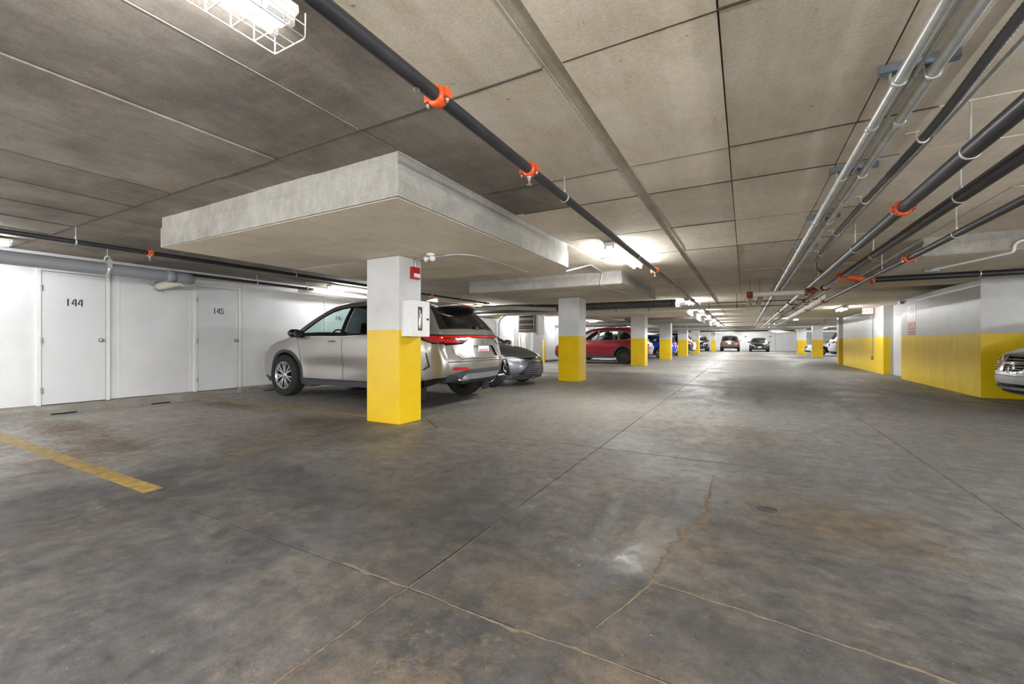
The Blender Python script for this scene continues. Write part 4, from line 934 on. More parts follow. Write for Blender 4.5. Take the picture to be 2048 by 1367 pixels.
def wheels(root, s, sp):
    key = (sp['wheel'], s.R)
    if key not in WCACHE:
        R = s.R; k = sp['wheel']; rr_ = R * (.68 if k != 'steel' else .60); w = .115
        ty = MB().lathe([(rr_, -w), (R * .9, -w), (R * .975, -w * .86), (R, -w * .6), (R, w * .6), (R * .975, w * .86), (R * .9, w), (rr_, w * .96), (rr_ - .012, w * .8), (rr_ - .012, -w), (rr_, -w)], (0, 0, 0), 'y', 40, close=True)
        for j in range(-2, 3): ty.lathe([(R + .0005, j * .035 - .003), (R + .002, j * .035), (R + .0005, j * .035 + .003)], (0, 0, 0), 'y', 40, close=True)
        sp_m = MB(); bk = MB().lathe([(rr_ - .006, w * .2), (.001, w * .15)], (0, 0, 0), 'y', 28)
        lip = MB().lathe([(rr_ - .004, w * .72), (rr_ - .004, w * .9), (rr_ - .022, w * .86), (rr_ - .03, w * .5)], (0, 0, 0), 'y', 40, close=True)
        spokes = []
        if k == 'steel':
            sp_m.lathe([(rr_ * .9, w * .5), (rr_ * .62, w * .72), (rr_ * .35, w * .6), (.04, w * .66), (.001, w * .66)], (0, 0, 0), 'y', 30)
        else:
            n = sp.get('spokes', 5)
            for q in range(n):
                for t in ((-.09, .09) if sp.get('twin', True) else (0,)):
                    a = 2 * PI * q / n; m = MB(); a1 = a + t * .7; a2 = a + t * 1.9
                    p0 = Vector((math.cos(a1) * .05, 0, math.sin(a1) * .05)); p1 = Vector((math.cos(a2) * (rr_ - .018), 0, math.sin(a2) * (rr_ - .018))); d = (p1 - p0).normalized(); nn = Vector((-d.z, 0, d.x))
                    A, Bq = .014, .011
                    vs = [p0 + nn * A + Vector((0, w * .72, 0)), p0 - nn * A + Vector((0, w * .72, 0)), p1 - nn * Bq + Vector((0, w * .84, 0)), p1 + nn * Bq + Vector((0, w * .84, 0))]
                    vs += [v + Vector((0, -.035, 0)) for v in vs]
                    m.add(vs, [(0, 1, 2, 3), (4, 7, 6, 5), (0, 4, 5, 1), (1, 5, 6, 2), (2, 6, 7, 3), (3, 7, 4, 0)]); spokes.append(m.mesh('spoke', M['rim']))
            sp_m.lathe([(.06, w * .6), (.06, w * .74), (.03, w * .78), (.001, w * .78)], (0, 0, 0), 'y', 16)
        WCACHE[key] = (ty.mesh('tyre', M['tyre']), bk.mesh('rim_barrel', M['rim_dark']), lip.mesh('rim_lip', M['rim'] if k != 'steel' else M['steel_wheel']), sp_m.mesh('wheel_hub', M['rim'] if k != 'steel' else M['steel_wheel']), spokes)
    ty, bk, lip, hub, spokes = WCACHE[key]
    for ax in (s.xf, s.xr):
        for sd in (1, -1):
            w = link('wheel', ty, root); w.location = (ax, sd * (s.W - .125), s.R); w.rotation_euler = (0, rnd.uniform(0, 6), 0) if sd > 0 else (0, rnd.uniform(0, 6), PI)
            for me in (bk, lip, hub): link(me.name.split('.')[0], me, w)
            for me in spokes: link('spoke', me, w)
def mirror(root, s, x, z, mat, y=None):
    for sd in (1, -1):
        y0 = (y or s.W * .93)
        m = MB(); cy_ = sd * (y0 + .11)
        prof = [(.0, -.105), (.045, -.10), (.062, -.07), (.07, 0), (.066, .07), (.045, .10), (.0, .105)]
        m.rings([[(x + (.085 * (rr2 / .07) * math.cos(t) + .02 * math.cos(t)) * (1 if math.cos(t) > 0 else .75), cy_ + yy, z + (rr2 + .002) * math.sin(t)) for t in [2 * PI * k / 14 for k in range(14)]] for rr2, yy in prof], cap0=True, cap1=True)
        o = m.build('door_mirror', M[mat], root); MB().box(x - .02, x + .05, min(sd * (y0 - .03), sd * (y0 + .08)), max(sd * (y0 - .03), sd * (y0 + .08)), z - .075, z - .035, .01).build('mirror_stalk', M['black_plastic'], o)
        MB().box(x - .086, x - .078, cy_ - .07, cy_ + .07, z - .045, z + .045).build('mirror_glass', M['chrome'], o)
def handle(root, s, x, z, mat='chrome', n='door_handle'):
    for sd in (1, -1):
        P = s.pos(np.array([x - .09, x + .09]), np.array([z, z]), np.array([float(sd)] * 2))
        mb = MB(); mb.tube([(P[0][0], P[0][1] - sd * .01, P[0][2]), (P[0][0] + .02, P[0][1] + sd * .028, P[0][2]), (P[1][0] - .02, P[1][1] + sd * .028, P[1][2]), (P[1][0], P[1][1] - sd * .01, P[1][2])], .012, 8)
        mb.build(n, M[mat], root)
def plate(root, x, z, face, w=.30, h=.15):
    sx = -1 if face == 'rear' else 1
    o = MB().box(min(x, x + sx * .012), max(x, x + sx * .012), -w / 2, w / 2, z - h / 2, z + h / 2, .004).build('licence_plate', M['plate'], root)
    for k in range(6):
        y = -w * .36 + k * w * .145; MB().box(min(x + sx * .012, x + sx * .014), max(x + sx * .012, x + sx * .014), y - w * .04, y + w * .04, z - h * .22, z + h * .2).build('plate_print', M['plate_mark'], o)
    return o
# ---------------------------------------------------------------- specifications
car_paint('champagne_silver_paint', (164, 160, 154), .75, .28); car_paint('slate_grey_paint', (96, 98, 104), .6, .28); car_paint('deep_red_paint', (150, 16, 34), .35, .25)
car_paint('bright_blue_paint', (14, 60, 200), .35, .25); car_paint('white_paint', (228, 229, 232), .05, .3); car_paint('black_paint', (16, 19, 24), .3, .2); car_paint('brown_grey_paint', (96, 88, 84), .5, .3)
car_paint('bright_silver_paint', (190, 193, 198), .55, .3); car_paint('dark_navy_paint', (36, 40, 48), .4, .25)
def mirrored(p): return [(-y, z) for y, z in p][::-1]
LUX = dict(W=.93, xf=1.375, xr=-1.315, R=.365, wheel='alloy', spokes=7, paint='champagne_silver_paint', step=.075, cabin=(-1.75, 1.15), arch_trim=.06, arch_mat='trim', round=.075, flare=.014,
    sil=[(-2.12, .36), (-2.24, .40), (-2.30, .50), (-2.325, .62), (-2.31, .74), (-2.27, .83), (-2.245, .93), (-2.215, 1.03), (-2.17, 1.10), (-2.05, 1.22), (-1.86, 1.40), (-1.74, 1.50), (-1.62, 1.565), (-1.3, 1.615), (-.8, 1.65), (-.3, 1.66), (.15, 1.64), (.45, 1.58), (.75, 1.425), (1.05, 1.24), (1.25, 1.12), (1.42, 1.075), (1.75, 1.015), (2.02, .935), (2.18, .86), (2.27, .74), (2.31, .6), (2.32, .45), (2.28, .32), (2.18, .25)],
    bottom=[(-2.0, .32), (-1.72, .25), (1.0, .24), (2.05, .24)],
    plan=[(-2.33, .87), (-2.0, .95), (-1.3, 1), (0, .985), (1.3, 1), (1.9, .95), (2.32, .86)], belt=[(-2.4, 1.06), (-1.6, 1.10), (-.5, 1.07), (.9, 1.05), (1.3, 1.14), (2.4, 1.2)],
    roofw=[(-2.3, .58), (-1.7, .58), (-.5, .63), (.5, .61), (1.2, .70)], bow=[(-2.35, -.20), (-1.9, -.13), (-1.2, -.02), (0, 0), (.6, .06), (1.2, .09), (1.7, .09), (2.33, .17)],
    crown=[(-2.3, .01), (-1.5, .03), (0, .035), (1, .03), (1.4, .05), (2.0, .06), (2.3, .02)],
    sculpt=[(.25, .56, .95, .13, -.024), (.4, .36, .9, .07, .012), (-1.35, .84, .55, .16, .022), (1.35, .86, .45, .14, .014)],
    side=[('front_side_window', 'glass', [(1.0, 1.085), (.84, 1.18), (.55, 1.365), (.3, 1.47), (.05, 1.52), (-.10, 1.53), (-.06, 1.075)], -.004),
          ('rear_side_window', 'glass_dark', [(-.17, 1.08), (-.20, 1.53), (-.55, 1.525), (-.88, 1.49), (-1.0, 1.46), (-.97, 1.105)], -.004),
          ('quarter_window', 'glass_dark', [(-1.05, 1.115), (-1.07, 1.445), (-1.3, 1.39), (-1.5, 1.28), (-1.62, 1.17), (-1.4, 1.14)], -.004),
          ('chrome_belt_strip', 'chrome', [(1.10, 1.042), (1.12, 1.054), (-.1, 1.046), (-1.0, 1.076), (-1.72, 1.134), (-1.72, 1.122), (-1.0, 1.062), (-.1, 1.032)], .004),
          ('window_surround', 'gloss_black', [(1.12, 1.055), (.86, 1.215), (.55, 1.40), (.3, 1.505), (.05, 1.55), (-.5, 1.565), (-1.0, 1.525), (-1.35, 1.43), (-1.62, 1.265), (-1.72, 1.135), (-1.0, 1.077), (-.1, 1.047)], 0.0),
          ('door_gap', 'dark_joint', buf([(.965, .335), (.93, .55), (.985, .85), (1.06, 1.04)], .009), -.006), ('door_gap', 'dark_joint', buf([(-.14, .335), (-.15, .7), (-.13, 1.035)], .009), -.006),
          ('door_gap', 'dark_joint', buf([(-.86, .56), (-.98, .72), (-1.10, .95), (-1.10, 1.06)], .009), -.006), ('door_gap', 'dark_joint', buf([(.96, .34), (-.72, .34)], .009), -.006),
          ('sill_trim', 'trim', [(-.95, .2), (-.95, .335), (1.0, .335), (1.0, .2)], .004),
          ('front_door', 'champagne_silver_paint', [(.96, .346), (.926, .55), (.98, .85), (1.05, 1.035), (-.126, 1.028), (-.145, .7), (-.134, .346)], .0), ('rear_door', 'champagne_silver_paint', [(-.146, .346), (-.156, .7), (-.136, 1.03), (-1.095, 1.06), (-1.095, .95), (-.975, .72), (-.855, .56), (-.72, .346)], .0),
          ('tail_lamp', 'tail_red', [(-2.4, .985), (-2.4, 1.05), (-1.98, 1.05), (-1.86, 1.03), (-1.98, .985), (-2.12, .955)], .003), ('tail_lamp_surround', 'gloss_black', [(-2.4, .93), (-2.4, 1.075), (-1.9, 1.07), (-1.74, 1.045), (-1.9, .975), (-2.1, .93)], .0),
          ('corner_vent', 'gloss_black', [(-1.97, .80), (-2.0, .80), (-2.06, .60), (-1.93, .545), (-1.9, .56), (-2.02, .61)], -.004),
          ('rear_bumper_trim', 'gloss_black', [(-2.5, .2), (-2.5, .47), (-2.15, .44), (-1.9, .40), (-1.66, .37), (-1.66, .2)], .004),
          ('headlamp', 'head_lens', [(2.5, .79), (2.5, .87), (2.1, .895), (1.9, .90), (1.98, .84)], .002), ('front_lip', 'trim', [(2.5, .2), (2.5, .35), (2.15, .34), (1.92, .31), (1.8, .2)], .006)],
    skin=[('rear_window', 'glass_dark', 'rear', [(-.60, 1.175), (.60, 1.175), (.50, 1.455), (-.50, 1.455)], -.004), ('light_bar', 'tail_red', 'rear', [(-.86, 1.02), (.86, 1.02), (.86, 1.05), (-.86, 1.05)], .004),
          ('tail_lamp', 'tail_red', 'rear', [(.50, .945), (.90, .95), (.90, 1.008), (.62, 1.008)], .003, True), ('lamp_reflector', 'head_lens', 'rear', [(.40, .985), (.58, .985), (.56, 1.01), (.40, 1.01)], .004, True), ('lamp_surround', 'gloss_black', 'rear', [(.30, 1.012), (.48, .925), (.92, .90), (.92, 1.065), (-.92, 1.065), (-.92, .90), (-.48, .925), (-.30, 1.012)], .001),
          ('rear_window_surround', 'gloss_black', 'rear', [(-.74, 1.15), (.74, 1.15), (.57, 1.50), (-.57, 1.50)], 0.0),
          ('plate_recess', 'champagne_silver_paint', 'rear', [(-.27, .90), (.27, .90), (.36, .735), (-.36, .735)], -.028), ('tailgate_gap', 'dark_joint', 'rear', buf([(-.66, .90), (-.63, .78), (-.55, .71), (.55, .71), (.63, .78), (.66, .90)], .010), -.006),
          ('bumper_step', 'trim', 'rear', buf([(-.82, .675), (.82, .675)], .016), -.004), ('rear_reflector', 'tail_red', 'rear', [(.40, .545), (.68, .56), (.68, .60), (.46, .59)], .004, True),
          ('skid_plate', 'galv_dull', 'rear', [(-.52, .41), (.52, .41), (.46, .50), (-.46, .50)], .008), ('rear_bumper_trim', 'trim', 'rear', [(-1, .2), (1, .2), (1, .46), (.72, .48), (.45, .56), (-.45, .56), (-.72, .48), (-1, .46)], .003),
          ('windscreen', 'glass', 'front', [(-.74, 1.14), (.74, 1.14), (.57, 1.57), (-.57, 1.57)], -.004), ('grille', 'gloss_black', 'front', [(-.45, .34), (.45, .34), (.62, .46), (.45, .7), (.28, .84), (-.28, .84), (-.45, .7), (-.62, .46)], .003), ('headlamp', 'head_lens', 'front', [(.46, .79), (.95, .78), (.95, .88), (.46, .85)], .003, True)])
HATCH = dict(W=.885, xf=1.31, xr=-1.29, R=.32, wheel='alloy', spokes=5, twin=True, paint='slate_grey_paint', step=.08, cabin=(-1.5, .95), round=.08, flare=.012,
    sil=[(-2.0, .28), (-2.11, .36), (-2.15, .5), (-2.16, .64), (-2.13, .82), (-2.09, .95), (-1.95, 1.12), (-1.72, 1.31), (-1.55, 1.39), (-1.1, 1.445), (-.5, 1.475), (-.1, 1.465), (.22, 1.40), (.6, 1.22), (.95, 1.04), (1.13, .965), (1.35, .92), (1.7, .84), (1.93, .755), (2.06, .665), (2.13, .55), (2.16, .42), (2.16, .30), (2.11, .22), (2.0, .175)],
    bottom=[(-1.9, .24), (-1.62, .2), (1.0, .19), (1.9, .17)],
    plan=[(-2.16, .88), (-1.8, .96), (-1.2, 1), (0, .985), (1.2, 1), (1.75, .965), (2.16, .90)], belt=[(-2.3, .98), (-1.6, 1.02), (-.5, .98), (.7, .94), (1.1, 1.0), (2.4, 1.1)],
    roofw=[(-2.2, .52), (-1.6, .56), (-.5, .59), (.4, .57), (1.0, .66)], bow=[(-2.2, -.20), (-1.7, -.10), (-1.0, -.02), (0, 0), (.5, .05), (1.0, .09), (1.4, .12), (2.18, .42)],
    crown=[(-2.2, .01), (-1.4, .03), (0, .03), (.9, .03), (1.2, .05), (1.8, .06), (2.15, .02)], sculpt=[(0, .5, .9, .12, -.02), (1.35, .78, .45, .12, .014)],
    side=[('front_side_window', 'glass', [(.82, .97), (.5, 1.15), (.2, 1.28), (-.05, 1.345), (-.16, 1.35), (-.14, .985)], -.004), ('rear_side_window', 'glass', [(-.24, .99), (-.27, 1.355), (-.7, 1.345), (-1.05, 1.31), (-1.1, 1.03)], -.004),
          ('quarter_window', 'glass_dark', [(-1.16, 1.04), (-1.13, 1.29), (-1.35, 1.22), (-1.55, 1.09)], -.004),
          ('window_surround', 'gloss_black', [(.92, .945), (.5, 1.18), (.2, 1.31), (-.05, 1.375), (-.7, 1.385), (-1.1, 1.345), (-1.4, 1.25), (-1.68, 1.08), (-1.1, .995), (-.1, .955)], 0),
          ('door_gap', 'dark_joint', buf([(.86, .28), (.80, .6), (.88, .93)], .009), -.006), ('door_gap', 'dark_joint', buf([(-.2, .28), (-.21, .6), (-.2, .95)], .009), -.006), ('door_gap', 'dark_joint', buf([(-.85, .5), (-1.05, .75), (-1.12, .98)], .009), -.006),
          ('amber_marker', 'amber', [(1.68, .775), (1.75, .735), (1.90, .71), (1.87, .768), (1.74, .80)], .004), ('headlamp', 'head_lens', [(2.4, .655), (2.4, .70), (2.0, .758), (1.8, .795), (1.62, .815), (1.7, .735), (1.88, .67)], .002),
          ('side_intake', 'gloss_black', [(2.4, .34), (2.4, .52), (2.08, .55), (1.98, .60), (1.92, .42), (1.98, .30), (2.1, .28)], -.004),
          ('front_lip', 'slate_grey_paint', [(2.5, .1), (2.5, .245), (2.1, .24), (1.75, .22), (1.7, .1)], .012), ('tail_lamp', 'tail_red', [(-2.4, .80), (-2.4, .92), (-1.95, .94), (-1.8, .92), (-1.95, .84)], .003)],
    skin=[('windscreen', 'glass', 'front', [(-.70, .985), (.70, .985), (.54, 1.40), (-.54, 1.40)], -.004), ('rear_window', 'glass_dark', 'rear', [(-.58, 1.0), (.58, 1.0), (.5, 1.34), (-.5, 1.34)], -.004),
          ('emblem_plinth', 'gloss_black', 'front', [(-.10, .595), (.10, .595), (.09, .69), (-.09, .69)], .004), ('upper_grille', 'gloss_black', 'front', [(-.56, .655), (-.3, .61), (.3, .61), (.56, .655), (.3, .66), (-.3, .66)], .003), ('amber_marker', 'amber', 'front', [(.84, .60), (.97, .585), (.97, .70), (.87, .695)], .005, True), ('headlamp', 'head_lens', 'front', [(.44, .61), (.70, .575), (.97, .55), (.97, .72), (.62, .695)], .003, True),
          ('lower_grille', 'black_plastic', 'front', [(-.36, .55), (.36, .55), (.58, .31), (.52, .27), (-.52, .27), (-.58, .31)], -.014), ('fog_surround', 'gloss_black', 'front', [(.70, .30), (.95, .30), (.95, .52), (.78, .50)], -.010, True),
          ('front_lip', 'slate_grey_paint', 'front', [(-1, .1), (1, .1), (1, .235), (-1, .235)], .014), ('tail_lamp', 'tail_red', 'rear', [(.45, .80), (.95, .80), (.95, .93), (.5, .92)], .003, True), ('rear_bumper_trim', 'trim', 'rear', [(-1, .1), (1, .1), (1, .36), (-1, .36)], .003)])
BOXY = dict(W=.93, xf=1.36, xr=-1.31, R=.36, wheel='steel', paint='deep_red_paint', step=.09, cabin=(-1.7, 1.1), arch_trim=.075, arch_mat='trim', round=.075, flare=.012,
    sil=[(-2.08, .38), (-2.2, .44), (-2.27, .56), (-2.29, .72), (-2.265, .92), (-2.21, 1.07), (-2.10, 1.28), (-1.97, 1.48), (-1.82, 1.59), (-1.4, 1.66), (-.7, 1.70), (-.2, 1.69), (.2, 1.645), (.45, 1.575), (.75, 1.42), (1.08, 1.21), (1.22, 1.13), (1.5, 1.085), (1.9, 1.03), (2.12, .96), (2.23, .83), (2.28, .66), (2.29, .48), (2.22, .33), (2.1, .27)],
    bottom=[(-1.95, .33), (-1.72, .27), (1.0, .26), (2.0, .26)],
    plan=[(-2.3, .89), (-1.9, .97), (-1.2, 1), (0, .985), (1.2, 1), (1.9, .96), (2.3, .88)], belt=[(-2.4, 1.06), (-1.6, 1.09), (-.5, 1.07), (.9, 1.05), (1.3, 1.15), (2.4, 1.2)],
    roofw=[(-2.3, .62), (-1.7, .64), (-.5, .67), (.5, .64), (1.2, .72)], bow=[(-2.35, -.16), (-1.9, -.09), (-1.2, -.02), (0, 0), (.6, .06), (1.2, .09), (1.7, .11), (2.3, .26)],
    crown=[(-2.3, .01), (-1.5, .03), (0, .035), (1, .03), (1.4, .04), (2.0, .05), (2.3, .02)], sculpt=[(.2, .55, .9, .12, -.02), (-1.3, .86, .5, .12, .02)],
    side=[('front_side_window', 'glass', [(.95, 1.085), (.7, 1.26), (.4, 1.43), (.15, 1.51), (-.08, 1.54), (-.06, 1.08)], -.004), ('rear_side_window', 'glass', [(-.17, 1.08), (-.2, 1.545), (-.9, 1.53), (-1.03, 1.51), (-1.05, 1.09)], -.004),
          ('quarter_window', 'glass_dark', [(-1.15, 1.10), (-1.13, 1.50), (-1.5, 1.44), (-1.75, 1.22), (-1.55, 1.12)], -.004),
          ('window_surround', 'chrome', [(1.05, 1.055), (.7, 1.29), (.4, 1.46), (.15, 1.54), (-.3, 1.57), (-1.1, 1.545), (-1.55, 1.475), (-1.85, 1.22), (-1.6, 1.09), (-.1, 1.05)], 0),
          ('door_gap', 'dark_joint', buf([(.95, .36), (.92, .6), (1.0, 1.04)], .012), -.006), ('door_gap', 'dark_joint', buf([(-.13, .36), (-.14, .7), (-.12, 1.045)], .012), -.006), ('door_gap', 'dark_joint', buf([(-.86, .56), (-1.0, .75), (-1.1, 1.05)], .012), -.006),
          ('sill_trim', 'trim', [(-.95, .2), (-.95, .42), (1.0, .42), (1.0, .2)], .004), ('tail_lamp', 'tail_red', [(-2.5, .95), (-2.5, 1.06), (-2.0, 1.06), (-1.9, 1.02), (-2.05, .95)], .003),
          ('rear_bumper_trim', 'trim', [(-2.5, .2), (-2.5, .52), (-1.66, .46), (-1.66, .2)], .004), ('headlamp', 'head_lens', [(2.5, .84), (2.5, .93), (2.0, .97), (1.9, .95), (2.0, .87)], .002), ('front_bumper_trim', 'trim', [(2.5, .2), (2.5, .42), (1.8, .40), (1.75, .2)], .004)],
    skin=[('windscreen', 'glass', 'front', [(-.74, 1.15), (.74, 1.15), (.6, 1.57), (-.6, 1.57)], -.004), ('rear_window', 'glass_dark', 'rear', [(-.64, 1.14), (.64, 1.14), (.56, 1.5), (-.56, 1.5)], -.004), ('tail_lamp', 'tail_red', 'rear', [(.5, .94), (.95, .94), (.95, 1.06), (.55, 1.05)], .003, True),
          ('garnish', 'chrome', 'rear', [(-.5, .97), (.5, .97), (.5, 1.0), (-.5, 1.0)], .004), ('rear_bumper_trim', 'trim', 'rear', [(-1, .2), (1, .2), (1, .5), (-1, .5)], .004), ('plate_recess', 'trim', 'rear', [(-.3, .78), (.3, .78), (.3, .93), (-.3, .93)], -.012),
          ('grille', 'gloss_black', 'front', [(-.5, .70), (.5, .70), (.6, .93), (-.6, .93)], .002), ('headlamp', 'head_lens', 'front', [(.6, .82), (.95, .84), (.95, .95), (.62, .93)], .003, True), ('lower_grille', 'trim', 'front', [(-.7, .4), (.7, .4), (.6, .6), (-.6, .6)], .002), ('front_bumper_trim', 'trim', 'front', [(-1, .2), (1, .2), (1, .38), (-1, .38)], .004)])
SEDAN = dict(W=.91, xf=1.40, xr=-1.36, R=.33, wheel='alloy', spokes=7, twin=False, paint='dark_navy_paint', step=.10, cabin=(-1.4, .9), round=.08, flare=.012,
    sil=[(-2.15, .30), (-2.27, .38), (-2.31, .52), (-2.32, .68), (-2.29, .86), (-2.24, .98), (-2.05, 1.03), (-1.75, 1.06), (-1.45, 1.17), (-1.05, 1.34), (-.7, 1.42), (-.2, 1.45), (.1, 1.43), (.4, 1.33), (.75, 1.16), (1.0, 1.03), (1.15, .97), (1.5, .93), (1.9, .85), (2.15, .76), (2.25, .62), (2.30, .45), (2.28, .3), (2.15, .2)],
    bottom=[(-2.05, .24), (-1.75, .2), (1.0, .19), (2.05, .19)],
    plan=[(-2.32, .86), (-1.9, .95), (-1.2, 1), (0, .985), (1.2, 1), (1.8, .96), (2.3, .87)], belt=[(-2.4, 1.06), (-1.75, 1.08), (-1.3, 1.0), (-.5, .97), (.8, .94), (1.1, 1.03), (2.4, 1.1)],
    roofw=[(-2.2, .6), (-1.3, .55), (-.4, .58), (.4, .57), (1.0, .66)], bow=[(-2.35, -.2), (-1.9, -.1), (-1.0, -.03), (0, 0), (.5, .05), (1.0, .09), (1.5, .12), (2.3, .34)], crown=[(-2.3, .01), (-1.4, .03), (0, .03), (1.2, .05), (1.9, .05), (2.3, .02)],
    side=[('front_side_window', 'glass', [(.85, .97), (.5, 1.13), (.2, 1.26), (-.05, 1.33), (-.16, 1.34), (-.14, .98)], -.004), ('rear_side_window', 'glass_dark', [(-.24, .985), (-.26, 1.345), (-.6, 1.335), (-.95, 1.25), (-1.2, 1.11), (-1.15, 1.02)], -.004),
          ('door_gap', 'dark_joint', buf([(-.2, .3), (-.2, .95)], .012), -.006), ('door_gap', 'dark_joint', buf([(.9, .3), (.85, .6), (.92, .94)], .012), -.006), ('tail_lamp', 'tail_red', [(-2.5, .84), (-2.5, .97), (-2.1, .98), (-1.95, .95), (-2.1, .86)], .003), ('headlamp', 'head_lens', [(2.5, .66), (2.5, .76), (2.05, .81), (1.85, .82), (2.0, .72)], .002)],
    skin=[('windscreen', 'glass', 'front', [(-.70, .995), (.70, .995), (.54, 1.40), (-.54, 1.40)], -.004), ('rear_window', 'glass_dark', 'rear', [(-.58, 1.09), (.58, 1.09), (.5, 1.40), (-.5, 1.40)], -.004), ('grille', 'gloss_black', 'front', [(-.38, .50), (.38, .50), (.46, .70), (-.46, .70)], .002), ('headlamp', 'head_lens', 'front', [(.50, .64), (.95, .64), (.95, .76), (.54, .72)], .003, True),
          ('lower_grille', 'trim', 'front', [(-.7, .26), (.7, .26), (.62, .4), (-.62, .4)], .002), ('tail_lamp', 'tail_red', 'rear', [(.45, .84), (.95, .84), (.95, .97), (.5, .96)], .003, True), ('rear_bumper_trim', 'trim', 'rear', [(-1, .2), (1, .2), (1, .36), (-1, .36)], .003)])
VAN = dict(W=1.0, xf=1.55, xr=-1.53, R=.34, wheel='alloy', spokes=5, paint='bright_silver_paint', step=.09, cabin=(-2.1, 1.5), round=.09, flare=.01,
    sil=[(-2.4, .32), (-2.52, .42), (-2.56, .6), (-2.55, .8), (-2.5, 1.0), (-2.4, 1.3), (-2.25, 1.6), (-2.1, 1.7), (-1.5, 1.75), (-.5, 1.76), (.2, 1.72), (.6, 1.6), (1.1, 1.3), (1.5, 1.08), (1.62, 1.02), (1.9, .985), (2.2, .93), (2.4, .86), (2.49, .78), (2.54, .64), (2.565, .52), (2.57, .42), (2.55, .32), (2.48, .245), (2.36, .20)],
    bottom=[(-2.3, .26), (-2.0, .22), (1.0, .21), (2.25, .20)],
    plan=[(-2.56, .9), (-2.1, .97), (-1.2, 1), (0, 1), (1.3, 1), (2.0, .965), (2.57, .90)], belt=[(-2.6, 1.0), (0, .98), (1.2, .96), (1.6, 1.08), (2.7, 1.15)],
    roofw=[(-2.5, .7), (0, .73), (1.0, .7), (1.6, .8)], bow=[(-2.6, -.14), (-2, -.06), (0, 0), (.8, .08), (1.5, .14), (1.9, .2), (2.3, .36), (2.57, .50)], crown=[(-2.5, .01), (-1.5, .03), (0, .03), (1.5, .05), (2.2, .06), (2.55, .01)],
    side=[('front_side_window', 'glass', [(1.3, 1.0), (.9, 1.3), (.6, 1.48), (.25, 1.58), (.2, 1.0)], -.004), ('rear_side_window', 'glass_dark', [(.1, 1.0), (.15, 1.6), (-1.0, 1.62), (-1.0, 1.02)], -.004), ('quarter_window', 'glass_dark', [(-1.1, 1.02), (-1.1, 1.62), (-2.1, 1.58), (-2.25, 1.05)], -.004),
          ('door_gap', 'dark_joint', buf([(1.1, .3), (1.05, .95)], .01), -.006), ('headlamp', 'head_lens', [(2.8, .66), (2.8, .80), (2.3, .86), (2.05, .87), (2.15, .72)], .002), ('amber_marker', 'amber', [(2.02, .74), (2.16, .72), (2.06, .87), (1.98, .87)], .003)],
    skin=[('windscreen', 'glass', 'front', [(-.82, 1.06), (.82, 1.06), (.66, 1.64), (-.66, 1.64)], -.004), ('rear_window', 'glass_dark', 'rear', [(-.7, 1.05), (.7, 1.05), (.6, 1.6), (-.6, 1.6)], -.004),
          ('chrome_cross', 'chrome', 'front', [(-.045, .56), (.045, .56), (.05, .80), (-.05, .80)], .012), ('chrome_cross', 'chrome', 'front', [(-.44, .665), (.44, .665), (.46, .70), (-.46, .70)], .012),
          ('grille', 'gloss_black', 'front', [(-.37, .585), (-.28, .565), (.28, .565), (.37, .585), (.46, .785), (-.46, .785)], -.012), ('grille_surround', 'chrome', 'front', [(-.42, .575), (-.3, .545), (.3, .545), (.42, .575), (.52, .80), (.4, .815), (-.4, .815), (-.52, .80)], .006), ('headlamp', 'head_lens', 'front', [(.56, .60), (.98, .66), (.98, .82), (.58, .80)], .003, True),
          ('lower_intake', 'gloss_black', 'front', [(-.50, .335), (.50, .335), (.56, .385), (-.56, .385)], -.012), ('lower_intake', 'black_plastic', 'front', [(-.60, .255), (.60, .255), (.62, .29), (-.62, .29)], -.010), ('bumper_gap', 'dark_joint', 'front', buf([(-1, .505), (-.5, .50), (.5, .50), (1, .505)], .007), -.003), ('tail_lamp', 'tail_red', 'rear', [(.75, .95), (1, .95), (1, 1.4), (.75, 1.4)], .003, True)])
def variant(base, **kw):
    d = dict(base); old = base['paint']; new = kw.get('paint', old)
    d['side'] = [tuple(new if q == old else q for q in r) for r in base['side']]; d['skin'] = [tuple(new if isinstance(q, str) and q == old else q for q in r) for r in base['skin']]
    d.update(kw); return d
def spoiler(root, x0, x1, z0, z1, w, mat):
    ys = [-w + 2 * w * k / 16 for k in range(17)]; rings = []
    for y in ys:
        q = abs(y) / w; e = max(.12, (1 - q ** 5)); xe = x0 + (x1 - x0) * (.55 + .45 * (1 - q ** 3)); dz = -.045 * q ** 2.5
        rings.append([(x0, y, z0 + dz), ((x0 + xe) / 2, y, (z0 + z1) / 2 + dz + .012), (xe, y, z1 + dz + .004), (xe - .008, y, z1 + dz - .010), (xe + .03, y, z1 + dz - .022), (x0 - .1, y, z1 + dz - .03)])
    MB().rings(rings).build('roof_spoiler', M[mat], root)
# ---- silver SUV beside the nearest column
nx, sN = build_car(LUX, 'suv', 'champagne silver SUV parked nose-in behind the nearest yellow column', (-6.09, 5.88, 0), PI, 1.15); nx.scale = (1.05, 1.05, 1.05)
mirror(nx, sN, .93, 1.10, 'gloss_black'); handle(nx, sN, .10, .965); handle(nx, sN, -.93, .985)
spoiler(nx, -1.55, -1.90, 1.585, 1.535, .50, 'champagne_silver_paint')
MB().box(-1.912, -1.895, -.12, .12, 1.522, 1.536).build('brake_lamp', M['tail_red'], nx)
MB().prism([(-1.05, 1.625), (-1.35, 1.60), (-1.36, 1.67), (-1.30, 1.675)], -.018, .018, 'y').build('antenna_fin', M['champagne_silver_paint'], nx)
plate(nx, -2.235, .82, 'rear')
wp = MB().tube([(-2.13, .02, 1.165), (-2.10, .0, 1.20), (-2.075, -.34, 1.225)], .010, 6); wp.build('rear_wiper', M['black_plastic'], nx)
